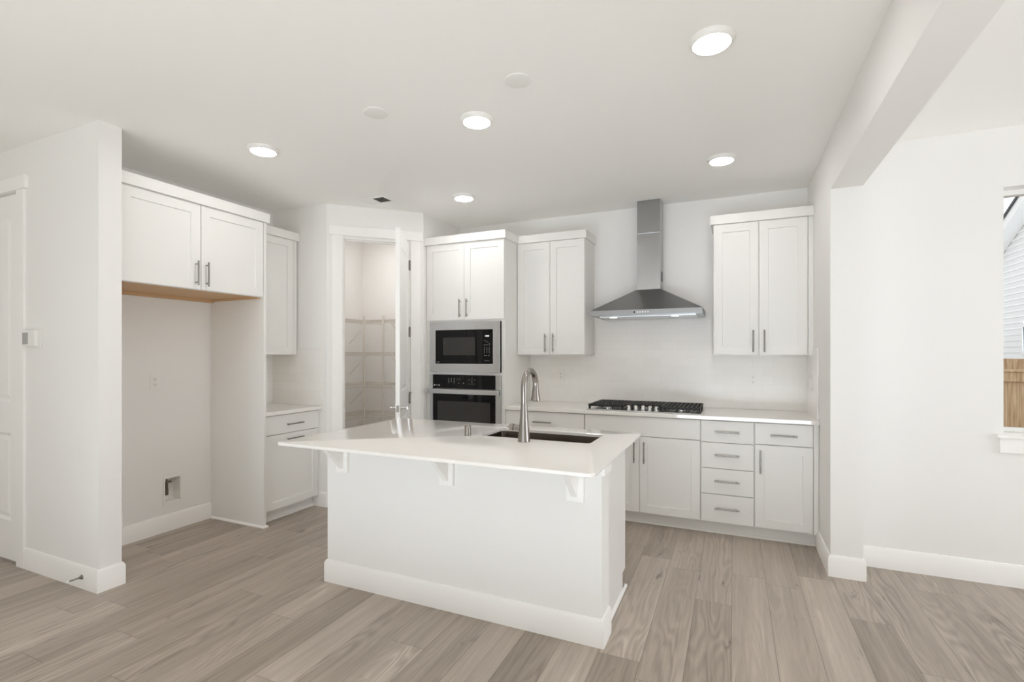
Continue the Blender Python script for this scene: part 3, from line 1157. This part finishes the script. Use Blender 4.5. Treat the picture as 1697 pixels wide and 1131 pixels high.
grate(-0.444, -0.148, 0.018, 0.478)
grate(-0.144, 0.144, 0.125, 0.478)
grate(0.148, 0.444, 0.018, 0.478)
for x, y, r in ((-0.296, 0.13, 0.042), (-0.296, 0.36, 0.034), (0.0, 0.30, 0.055), (0.296, 0.13, 0.034), (0.296, 0.36, 0.045)):
    b_ = bmesh.new()
    lathe(b_, [(0, 0.0072), (r + 0.012, 0.0072), (r + 0.010, 0.011), (r, 0.013), (r, 0.020)], x, y, 28)
    bo = obj('burner', b_, CHROME, ct, 40)
    b_ = bmesh.new()
    lathe(b_, [(0, 0.0202), (r - 0.002, 0.0202), (r - 0.004, 0.027), (0, 0.0275)], x, y, 28)
    obj('burner_cap', b_, BLACK, bo, 40)
for x, y in ((-0.112, 0.055), (-0.058, 0.080), (0.0, 0.088), (0.058, 0.080), (0.112, 0.055)):
    b_ = bmesh.new()
    lathe(b_, [(0, 0.0072), (0.021, 0.0072), (0.021, 0.012), (0.0175, 0.014), (0.0155, 0.040), (0.0135, 0.043), (0, 0.043)], x, y, 24)
    box(b_, x - 0.0025, x + 0.0025, y - 0.0155, y + 0.0155, 0.040, 0.047)
    obj('control_knob', b_, CHROME, ct, 40)

# ------------------------------------------------------------------ kitchen island (its slab is thinner than the one along the wall)
ZC0 = 0.8965
IX0, IX1, IY0, IYM, IY1 = -2.263, -0.567, 2.312, 2.457, 2.985
isl = thing('kitchen_island', 'white kitchen island with painted half wall and overhanging quartz top', 'kitchen island', ((IX0 + IX1) / 2, IY0, 0))
ox, oy = -(IX0 + IX1) / 2, -IY0


def iobj(name, b_, m, smooth=None, parent=None):
    if parent is None:
        bmesh.ops.translate(b_, verts=b_.verts[:], vec=(ox, oy, 0))
        return obj(name, b_, m, isl, smooth)
    bmesh.ops.translate(b_, verts=b_.verts[:], vec=(ox, oy, 0))
    return obj(name, b_, m, parent, smooth)


bm = bmesh.new()
box(bm, IX0, IX1, IY0, IYM, 0, ZC0 - 0.0005, 0.001)
iobj('half_wall', bm, WALL)
bm = bmesh.new()
strip(bm, [(IX0, IYM), (IX0, IY0), (IX1, IY0), (IX1, IYM)], BASE)
iobj('island_baseboard', bm, TRIM, 30)
for xa, xb in ((IX1, IX1 + 0.014), (IX0 - 0.014, IX0)):
    bm = bmesh.new()
    box(bm, xa, xb, IY0 + 0.001, IYM, 0.808, ZC0 - 0.0005, 0.001)
    iobj('trim_block', bm, TRIM)
for xa, xb, so in ((IX1 - 0.042, IX1 - 0.023, 1), (IX0 + 0.023, IX0 + 0.042, -1)):
    bm = bmesh.new()
    pts = [(IYM, 0.0), (IY1 - 0.075, 0.0), (IY1 - 0.075, 0.107), (IY1, 0.107), (IY1, ZC0 - 0.0005), (IYM, ZC0 - 0.0005)]
    va = [bm.verts.new((xa, y, z)) for y, z in pts]
    vb = [bm.verts.new((xb, y, z)) for y, z in pts]
    bm.faces.new(va)
    bm.faces.new(vb[::-1])
    for k in range(len(pts)):
        bm.faces.new((va[k], va[(k + 1) % 6], vb[(k + 1) % 6], vb[k]))
    e_ = iobj('cabinet_end_panel', bm, CAB)
    bm = bmesh.new()
    if so > 0:
        strip(bm, [(xb, IYM), (xb, IY1 - 0.010), (xb - 0.03, IY1 - 0.010)], SHOE)
    else:
        strip(bm, [(xa + 0.03, IY1 - 0.010), (xa, IY1 - 0.010), (xa, IYM)], SHOE)
    iobj('shoe_moulding', bm, TRIM, 40, e_)
bm = bmesh.new()
box(bm, IX0 + 0.043, IX1 - 0.043, IYM, IY1 - 0.022, 0.107, 0.125)
box(bm, IX0 + 0.043, IX1 - 0.043, IY1 - 0.042, IY1 - 0.022, 0.125, ZC0 - 0.0005)
box(bm, IX0 + 0.043, IX1 - 0.043, IY1 - 0.095, IY1 - 0.080, 0.0, 0.107)
iobj('carcass', bm, CAB)
nx = 4
wd = (IX1 - IX0 - 0.086) / nx
for k in range(nx):
    bm = bmesh.new()
    t_ = panel_slab(wd - 0.004, 0.765, 0.020, 0.062, [(0.062, 0.703)], [(0.0015, 0.0085)])
    merge(bm, t_, Matrix.Translation((IX1 - 0.045 - k * wd, IY1 - 0.0005, 0.112)) @ Matrix.Rotation(PI, 4, 'Z'))
    iobj('door', bm, CAB)
for bxm in (-2.135, -1.410, -0.693):
    bm = bmesh.new()
    box(bm, bxm - 0.044, bxm + 0.042, IY0 - 0.019, IY0 - 0.0005, 0.678, ZC0 - 0.0005, 0.001)
    br = iobj('countertop_bracket', bm, TRIM)
    bm = bmesh.new()
    ga, gb = bxm - 0.019, bxm + 0.012
    pts = [(IY0 - 0.0195, 0.700), (IY0 - 0.205, ZC0 - 0.0105), (IY0 - 0.205, ZC0 - 0.0008), (IY0 - 0.0195, ZC0 - 0.0008)]
    va = [bm.verts.new((ga, y, z)) for y, z in pts]
    vb = [bm.verts.new((gb, y, z)) for y, z in pts]
    bm.faces.new(va)
    bm.faces.new(vb[::-1])
    for k in range(4):
        bm.faces.new((va[k], va[(k + 1) % 4], vb[(k + 1) % 4], vb[k]))
    iobj('bracket_gusset', bm, TRIM, None, br)

# island top with rounded corners and sink cut-out
TX0, TX1, TY0, TY1 = -2.236, -0.500, 1.911, 3.013
SX0, SX1, SY0, SY1 = -1.343, -0.690, 2.550, 2.868


def rrect(x0, x1, y0, y1, r, n=6):
    out = []
    for cx, cy, a in ((x1 - r, y0 + r, -90), (x1 - r, y1 - r, 0), (x0 + r, y1 - r, 90), (x0 + r, y0 + r, 180)):
        for k in range(n + 1):
            q = R(a + 90 * k / n)
            out.append((cx + r * math.cos(q), cy + r * math.sin(q)))
    return out


def ringv(b_, pts, z):
    return [b_.verts.new((x, y, z)) for x, y in pts]


def bridge(b_, a, c):
    for k in range(len(a)):
        b_.faces.new((a[k], a[(k + 1) % len(a)], c[(k + 1) % len(a)], c[k]))


bm = bmesh.new()
e = 0.003
outs = [ringv(bm, rrect(TX0 + i, TX1 - i, TY0 + i, TY1 - i, 0.028 - i), z) for i, z in ((e, ZC1), (e * .3, ZC1 - e * .3), (0, ZC1 - e), (0, ZC0 + e), (e * .3, ZC0 + e * .3), (e, ZC0))]
ins = [ringv(bm, rrect(SX0 - i, SX1 + i, SY0 - i, SY1 + i, 0.022 + i), z) for i, z in ((0.002, ZC1), (0, ZC1 - 0.002), (0, ZC0))]
for a, c in zip(outs, outs[1:]):
    bridge(bm, a, c)
for a, c in zip(ins, ins[1:]):
    bridge(bm, a, c)


def cap(b_, a, c):
    n = len(a)
    # both rings run the same way with the same number of corners: one quad strip each corner and side
    for k in range(n):
        b_.faces.new((a[k], a[(k + 1) % n], c[(k + 1) % n], c[k]))


cap(bm, outs[0], ins[0])
cap(bm, outs[-1], ins[-1])
tag(obj('island_worktop', bm, QUARTZ, None, 30), 'large white quartz slab on top of the kitchen island, cut out for the sink', 'worktop')

# sink
sk = thing('kitchen_sink', 'stainless undermount sink set into the island worktop', 'sink', ((SX0 + SX1) / 2, (SY0 + SY1) / 2, ZC0 - 0.0006))
cx_, cy_ = (SX0 + SX1) / 2, (SY0 + SY1) / 2
bm = bmesh.new()
hx, hy = (SX1 - SX0) / 2, (SY1 - SY0) / 2
prof = [(0.020, 0.0), (0.004, 0.0), (0.003, -0.005), (0.003, -0.190), (-0.002, -0.204), (-0.016, -0.210)]
rings = [ringv(bm, rrect(-hx - i, hx + i, -hy - i, hy + i, 0.024 + max(i, -0.01)), z) for i, z in prof]
for a, c in zip(rings, rings[1:]):
    bridge(bm, a, c)
bm.faces.new(rings[-1])
outr = [ringv(bm, rrect(-hx - i, hx + i, -hy - i, hy + i, 0.026 + max(i, -0.01)), z) for i, z in ((0.020, -0.0015), (0.006, -0.0015), (0.006, -0.212))]
bridge(bm, rings[0], outr[0])
for a, c in zip(outr, outr[1:]):
    bridge(bm, a, c)
bm.faces.new(outr[-1])
obj('sink_basin', bm, SINKM, sk, 30)
bm = bmesh.new()
lathe(bm, [(0.045, -0.2098), (0.045, -0.2085), (0.030, -0.2085), (0.026, -0.2095), (0, -0.2095)], 0.0, 0.03, 28)
obj('drain', bm, CHROME, sk, 40)

# faucet
FX, FY = -1.028, 2.466
fa = thing('faucet', 'tall brushed nickel gooseneck faucet on the island worktop', 'faucet', (FX, FY, ZC1 + 0.0003))
bm = bmesh.new()
lathe(bm, [(0, 0), (0.0335, 0), (0.0335, 0.004), (0.0325, 0.010), (0.0270, 0.075), (0.0215, 0.140), (0.0168, 0.203), (0, 0.203)], 0, 0, 40)
obj('faucet_body', bm, NICKEL, fa, 40)
bm = bmesh.new()
AR, ZA = 0.086, 0.292
pts = [(0, 0, 0.2035), (0, 0, 0.23), (0, 0, 0.26), (0, 0, ZA)]
for k in range(1, 19):
    a = PI - PI * 1.03 * k / 18
    pts.append((0, AR + AR * math.cos(a), ZA + AR * math.sin(a)))
tube(bm, pts, 0.0165, 24)
obj('spout', bm, NICKEL, fa, 40)
endp, prev = Vector(pts[-1]), Vector(pts[-2])
dr = (endp - prev).normalized()
bm = bmesh.new()
tube(bm, [endp + dr * 0.001, endp + dr * 0.020, endp + dr * 0.078], [0.0172, 0.0190, 0.0280], 28)
obj('spray_head', bm, NICKEL, fa, 40)
bm = bmesh.new()
tube(bm, [endp + dr * 0.0785, endp + dr * 0.081], [0.021, 0.020], 24)
obj('spray_face', bm, BLACK, fa, 40)
bm = bmesh.new()
cyl(bm, (-0.018, 0, 0.072), (-0.056, 0, 0.074), 0.0165, seg=28)
cyl(bm, (-0.059, 0, 0.0742), (-0.082, 0, 0.0755), 0.0185, seg=28, bev=0.002)
obj('handle_hub', bm, NICKEL, fa, 40)
bm = bmesh.new()
cyl(bm, (-0.056, 0, 0.074), (-0.059, 0, 0.0742), 0.014, seg=24)
obj('hub_ring', bm, BLACK, fa, 40)
bm = bmesh.new()
tube(bm, [(-0.072, 0, 0.076), (-0.080, -0.004, 0.0765), (-0.098, -0.008, 0.077)], [0.006, 0.0055, 0.005], 12)
obj('lever', bm, NICKEL, fa, 40)

# disposal air switch
bm = bmesh.new()
lathe(bm, [(0, 0), (0.0195, 0), (0.0195, 0.056), (0.0175, 0.059), (0.0165, 0.0592), (0.0160, 0.0570), (0, 0.0570)], 0, 0, 32)
o = obj('air_switch', bm, NICKEL, None, 40, loc=(-1.400, 2.515, ZC1 + 0.0003))
tag(o, 'short brushed nickel push button on the island worktop beside the sink', 'air switch')


# ------------------------------------------------------------------ wall fittings
def outlet(label, loc, rotz, wide=0.072):
    r = thing('electrical_outlet', label, 'outlet', loc, rotz, 'duplex outlets')
    b_ = bmesh.new()
    box(b_, -wide / 2, wide / 2, -0.0055, -0.0006, -0.0585, 0.0585, 0.002)
    pl = obj('cover_plate', b_, PLATE, r)
    for z in (-0.020, 0.020):
        b_ = bmesh.new()
        cyl(b_, (0, -0.0054, z), (0, -0.0075, z), 0.0165, seg=24)
        rc = obj('receptacle', b_, PLATE, r)
        b_ = bmesh.new()
        for x, h in ((-0.0065, 0.009), (0.0065, 0.0075)):
            box(b_, x - 0.0012, x + 0.0012, -0.0079, -0.0074, z + 0.001, z + 0.001 + h)
        cyl(b_, (0, -0.0074, z - 0.0085), (0, -0.0079, z - 0.0085), 0.0030, seg=12)
        obj('socket_slots', b_, SLOT, rc)
    b_ = bmesh.new()
    cyl(b_, (0, -0.0054, 0), (0, -0.0068, 0), 0.003, seg=12)
    obj('screw', b_, PLATE, pl)
    return r


outlet('white outlet high on the wall of the empty refrigerator space', (XL, 2.355, 1.168), PI / 2)
outlet('white outlet on the tiled back wall between faucet and cooktop', (-1.553, yt0, 1.172), 0)
outlet('white outlet on the tiled back wall under the two-door cabinet by the end wall', (0.153, yt0, 1.168), 0)
# switch plate on the tiled end wall
sw = thing('light_switch', 'white switch plate on the tiled end wall return', 'switch', (XR - 0.009, 4.40, 1.165), -PI / 2)
bm = bmesh.new()
box(bm, -0.036, 0.036, -0.0055, -0.0006, -0.0585, 0.0585, 0.002)
obj('cover_plate', bm, PLATE, sw)
bm = bmesh.new()
box(bm, -0.0165, 0.0165, -0.009, -0.0054, -0.033, 0.033, 0.002)
obj('rocker', bm, PLATE, sw)

th = thing('thermostat', 'white wall thermostat with small grey screen beside the hall door', 'thermostat', (-4.075, YW1, 1.485))
bm = bmesh.new()
box(bm, -0.080, 0.092, -0.006, -0.0006, -0.066, 0.056, 0.003)
obj('back_plate', bm, PLATE, th)
bm = bmesh.new()
box(bm, -0.085, 0.068, -0.028, -0.0061, -0.052, 0.052, 0.005)
tb = obj('housing', bm, PLATE, th)
bm = bmesh.new()
box(bm, -0.080, -0.012, -0.0288, -0.0279, -0.038, 0.036)
obj('screen', bm, GREYLCD, tb)

wb = thing('water_supply_box', 'white recessed water supply box low on the refrigerator wall', 'water box', (XL, 2.486, 0.319), PI / 2)
bm = bmesh.new()
for a in ((-0.071, -0.058, -0.112, 0.112), (0.058, 0.071, -0.112, 0.112), (-0.058, 0.058, -0.112, -0.092), (-0.058, 0.058, 0.092, 0.112)):
    box(bm, a[0], a[1], -0.007, -0.0005, a[2], a[3], 0.001)
for a in ((-0.0585, -0.0555, -0.0925, 0.0925), (0.0555, 0.0585, -0.0925, 0.0925), (-0.0555, 0.0555, -0.0925, -0.0895), (-0.0555, 0.0555, 0.0895, 0.0925)):
    box(bm, a[0], a[1], -0.0005, 0.078, a[2], a[3])
box(bm, -0.0585, 0.0585, 0.078, 0.081, -0.0925, 0.0925)
obj('recessed_box', bm, PLATE, wb)
bm = bmesh.new()
cyl(bm, (-0.022, 0.035, 0.005), (-0.022, 0.035, 0.060), 0.010, seg=16)
cyl(bm, (-0.022, 0.035, 0.056), (0.012, 0.035, 0.056), 0.008, seg=16)
cyl(bm, (-0.022, 0.035, -0.045), (-0.022, 0.035, 0.005), 0.0125, seg=6)
cyl(bm, (-0.022, 0.035, 0.060), (-0.022, 0.035, 0.0894), 0.007, seg=12)
vl_ = obj('shutoff_valve', bm, BRASS, wb, 40)
bm = bmesh.new()
box(bm, 0.010, 0.048, 0.030, 0.040, 0.058, 0.066, 0.002)
obj('valve_handle', bm, CHROME, vl_)

ds = thing('door_stop', 'slim metal door stop with white tip on the hall baseboard', 'door stop', (-3.505, YW1 - 0.0142, 0.070))
bm = bmesh.new()
tube(bm, [(0, -0.0002, 0), (0, -0.003, 0), (0, -0.010, 0), (0, -0.018, 0), (-0.001, -0.064, 0)], [0.014, 0.013, 0.008, 0.0045, 0.0045], 16)
obj('stop_rod', bm, HINGE, ds, 40)
bm = bmesh.new()
cyl(bm, (-0.001, -0.064, 0), (-0.001, -0.077, 0), 0.008, seg=16, bev=0.002)
obj('rubber_tip', bm, RUBBER, ds, 40)


# ------------------------------------------------------------------ ceiling fittings
def ceiling_lamp(label, x, y, lens=None):
    r = thing('ceiling_light', label, 'ceiling light', (x, y, CEIL - 0.0005), 0, 'round disc ceiling lights')
    b_ = bmesh.new()
    lathe(b_, [(0, 0), (0.094, 0), (0.093, -0.010), (0.086, -0.021), (0.078, -0.024), (0.076, -0.022), (0, -0.022)], 0, 0, 48)
    obj('trim_ring', b_, PLATE, r, 40)
    b_ = bmesh.new()
    lathe(b_, [(0, -0.0225), (0.0755, -0.0225), (0.074, -0.0255), (0, -0.0275)], 0, 0, 48)
    obj('lamp_lens', b_, lens or LENS, r, 40)
    return r


L0 = ceiling_lamp('lit round ceiling light that looks biggest, nearest the wide opening', -0.085, 2.305)
for lab, x, y in (('lit round ceiling light above the middle of the island', -1.352, 2.535),
                  ('lit round ceiling light in front of the refrigerator cabinet', -2.838, 2.330),
                  ('lit round ceiling light in front of the oven tower', -2.118, 3.735),
                  ('lit round ceiling light above the drawers by the end wall', -0.075, 3.735)):
    dup(L0, (x, y, CEIL - 0.0005), 0, lab)

ceiling_lamp('lit round ceiling light inside the walk-in pantry', -3.42, 4.05, BULB)


def blank(label, x, y):
    b_ = bmesh.new()
    lathe(b_, [(0, 0), (0.068, 0), (0.067, -0.004), (0.060, -0.0065), (0, -0.0068)], 0, 0, 40)
    return tag(obj('ceiling_cover_plate', b_, PLATE, None, 40, loc=(x, y, CEIL - 0.0005)), label, 'cover plate', 'blank ceiling covers over the island')


blank('white round blank ceiling cover nearer the hood over the island', -0.975, 2.262)
blank('white round blank ceiling cover between the refrigerator cabinet and the middle light', -1.836, 2.240)

ve = thing('ceiling_vent', 'white slatted air vent in the ceiling in front of the pantry', 'vent', (-2.862, 3.515, CEIL - 0.0005))
bm = bmesh.new()
box(bm, -0.15, 0.125, -0.085, -0.058, -0.006, 0, 0.001)
box(bm, -0.15, 0.125, 0.062, 0.085, -0.006, 0, 0.001)
box(bm, -0.15, -0.128, -0.058, 0.062, -0.006, 0)
box(bm, 0.105, 0.125, -0.058, 0.062, -0.006, 0)
obj('vent_frame', bm, PLATE, ve)
bm = bmesh.new()
box(bm, -0.128, 0.105, -0.058, 0.062, -0.0012, 0)
obj('vent_duct', bm, SLOT, ve)
for k in range(9):
    b_ = bmesh.new()
    x = -0.121 + k * 0.013
    quad(b_, [(x - 0.007, -0.058, -0.0055), (x - 0.007, 0.062, -0.0055), (x + 0.006, 0.062, -0.0040), (x + 0.006, -0.058, -0.0040)])
    obj('slat', b_, PLATE, ve)
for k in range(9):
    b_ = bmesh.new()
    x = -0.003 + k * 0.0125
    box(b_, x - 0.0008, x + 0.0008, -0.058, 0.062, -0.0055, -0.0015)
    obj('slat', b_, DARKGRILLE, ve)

# ------------------------------------------------------------------ pantry wire shelves
SXE, SYE = -3.722, 4.352                                # front edges of the two shelf legs


def wires(along_y, a0, a1, w0, w1, z):
    """rods: w0 wall side .. w1 front side, from a0 to a1"""
    b_ = bmesh.new()
    P = (lambda a, w_, zz: (w_, a, zz)) if along_y else (lambda a, w_, zz: (a, w_, zz))
    for wq, zz, r in ((w0 + (w1 - w0) * 0.02, z, 0.0032), (w0 + (w1 - w0) * 0.5, z - 0.004, 0.0032), (w1, z, 0.0034), (w1, z - 0.030, 0.0034)):
        cyl(b_, P(a0, wq, zz), P(a1, wq, zz), r, seg=8)
    n = int((a1 - a0) / 0.025)
    for k in range(n + 1):
        a = a0 + 0.004 + (a1 - a0 - 0.008) * k / n
        cyl(b_, P(a, w0 + (w1 - w0) * 0.01, z + 0.003), P(a, w1, z + 0.003), 0.0016, seg=6)
        cyl(b_, P(a, w1 + (0.002 if w1 > w0 else -0.002), z + 0.003), P(a, w1 + (0.002 if w1 > w0 else -0.002), z - 0.031), 0.0016, seg=6)
    # diagonal wall braces
    for f in (0.35, 0.8):
        a = a0 + (a1 - a0) * f
        cyl(b_, P(a, w1 - (w1 - w0) * 0.08, z - 0.004), P(a, w0 + (w1 - w0) * 0.02, z - 0.25), 0.003, seg=8)
    return b_


names = ('topmost', 'second from top', 'middle', 'second from bottom', 'lowest')
for z, nm in zip((1.755, 1.400, 1.050, 0.715, 0.370), names):
    o = obj('wire_shelf', wires(True, P1.y + TH + 0.02, YB - 0.004, XL + 0.002, SXE, z), WIRE, None, 40)
    tag(o, nm + ' white wire shelf on the pantry wall facing the open door', 'shelf', 'wire shelves in the pantry')
    o = obj('wire_shelf', wires(False, SXE + 0.012, P2.x - TH - 0.003, YB - 0.002, SYE, z), WIRE, None, 40)
    tag(o, nm + ' white wire shelf on the back wall of the pantry', 'shelf', 'wire shelves in the pantry')
for x, lab in ((SXE + 0.003, 'white upright pole in the inner corner of the pantry shelves'), (-3.455, 'white upright pole part way along the back pantry shelves')):
    b_ = bmesh.new()
    cyl(b_, (0, 0, 0.0), (0, 0, 1.80), 0.0095, seg=14, bev=0.002)
    o = obj('shelf_pole', b_, WIRE, None, 40, loc=(x, SYE - 0.016, 0.0005))
    tag(o, lab, 'pole', 'pantry shelf poles')

# ------------------------------------------------------------------ outside the dining window
GZ = -0.70
bm = bmesh.new()
box(bm, -2, 40, 5.2, 60, GZ - 0.1, GZ)
g = struct('ground', bm, SOIL)


def board_fence(label, y, ztop, x0, x1, pitch, rail):
    r = thing('wooden_fence', label, 'fence', (x0, y, GZ))
    n = int((x1 - x0) / pitch)
    b_ = bmesh.new()
    for k in range(n):
        box(b_, k * pitch + 0.002, (k + 1) * pitch - 0.002, 0, 0.018, 0.03, ztop - GZ - (0.02 if rail else 0))
    obj('fence_boards', b_, CEDAR, r)
    if rail:
        b_ = bmesh.new()
        box(b_, 0, x1 - x0, -0.04, -0.001, ztop - GZ - 0.15, ztop - GZ, 0.004)
        obj('top_rail', b_, CEDAR, r)
        b_ = bmesh.new()
        box(b_, -0.02, x1 - x0 + 0.02, -0.06, 0.07, ztop - GZ + 0.0005, ztop - GZ + 0.035, 0.004)
        obj('cap_board', b_, CEDAR, r)
    return r


board_fence('cedar board fence with wide top rail outside the dining window', 10.2, 1.105, 2.5, 6.5, 0.14, True)
board_fence('farther cedar fence of narrow boards in front of the siding house', 13.4, 1.285, 3.5, 6.7, 0.10, False)

# neighbour house: gable wall facing the kitchen
HX = 7.2
ho = thing('neighbour_house', 'pale lap-sided house with gable roof beyond the fence', 'house', (HX, 15.0, GZ))
ze = 4.87
slope = 0.5
bm = bmesh.new()
lap, k, z = 0.165, 0, 0.3
yr0, yr1 = -9.0, 4.35
while z < 12.0:
    zt = z + lap
    ymax = yr1
    # right gable edge rises towards the ridge at y = -9
    if z > ze:
        ymax = yr1 - (z - ze) / slope
    if ymax < yr0 + 0.2:
        break
    q = [(-0.020, yr0, z), (-0.020, ymax, z), (-0.004, ymax, zt), (-0.004, yr0, zt)]
    quad(bm, q)
    quad(bm, [(-0.020, yr0, z), (-0.020, ymax, z), (-0.004, ymax, z), (-0.004, yr0, z)])
    z = zt
vv = [(0, yr0, 0), (0, yr1, 0), (0, yr1, ze), (0, yr0, ze + (yr1 - yr0) * slope)]
fr_ = [bm.verts.new(q) for q in vv]
bk_ = [bm.verts.new((8.0, q[1], q[2])) for q in vv]
bm.faces.new(fr_)
bm.faces.new(bk_[::-1])
for k in range(4):
    bm.faces.new((fr_[k], fr_[(k + 1) % 4], bk_[(k + 1) % 4], bk_[k]))
obj('siding_wall', bm, SIDING, ho)


def rake(name, m, xa, xb, off0, off1):
    b_ = bmesh.new()
    p = [(yr1 + 0.5, ze - 0.25 + off0), (yr0, ze + (yr1 - yr0) * slope + off0), (yr0, ze + (yr1 - yr0) * slope + off1), (yr1 + 0.5, ze - 0.25 + off1)]
    va = [b_.verts.new((xa, *q)) for q in p]
    vb = [b_.verts.new((xb, *q)) for q in p]
    b_.faces.new(va)
    b_.faces.new(vb[::-1])
    for k in range(4):
        b_.faces.new((va[k], va[(k + 1) % 4], vb[(k + 1) % 4], vb[k]))
    return obj(name, b_, m, ho)


rake('fascia_board', TRIM, -0.42, -0.38, -0.06, 0.20)
rake('roof', ROOFM, -0.46, 8.3, 0.201, 0.27)
rake('soffit', TRIM, -0.38, -0.021, -0.01, 0.02)
bm = bmesh.new()
hy0, hy1, hz0, hz1 = 1.8, 2.98, 2.08, 2.90
for a in ((hy0, hy0 + 0.09, hz0, hz1), (hy1 - 0.09, hy1, hz0, hz1), (hy0 + 0.0905, hy1 - 0.0905, hz0, hz0 + 0.09), (hy0 + 0.0905, hy1 - 0.0905, hz1 - 0.09, hz1)):
    box(bm, -0.05, -0.021, a[0], a[1], a[2], a[3])
hwf = obj('window', bm, TRIM, ho)
bm = bmesh.new()
box(bm, -0.035, -0.022, hy0 + 0.09, hy1 - 0.09, hz0 + 0.09, hz1 - 0.09)
obj('pane', bm, HOUSEGLASS, hwf)
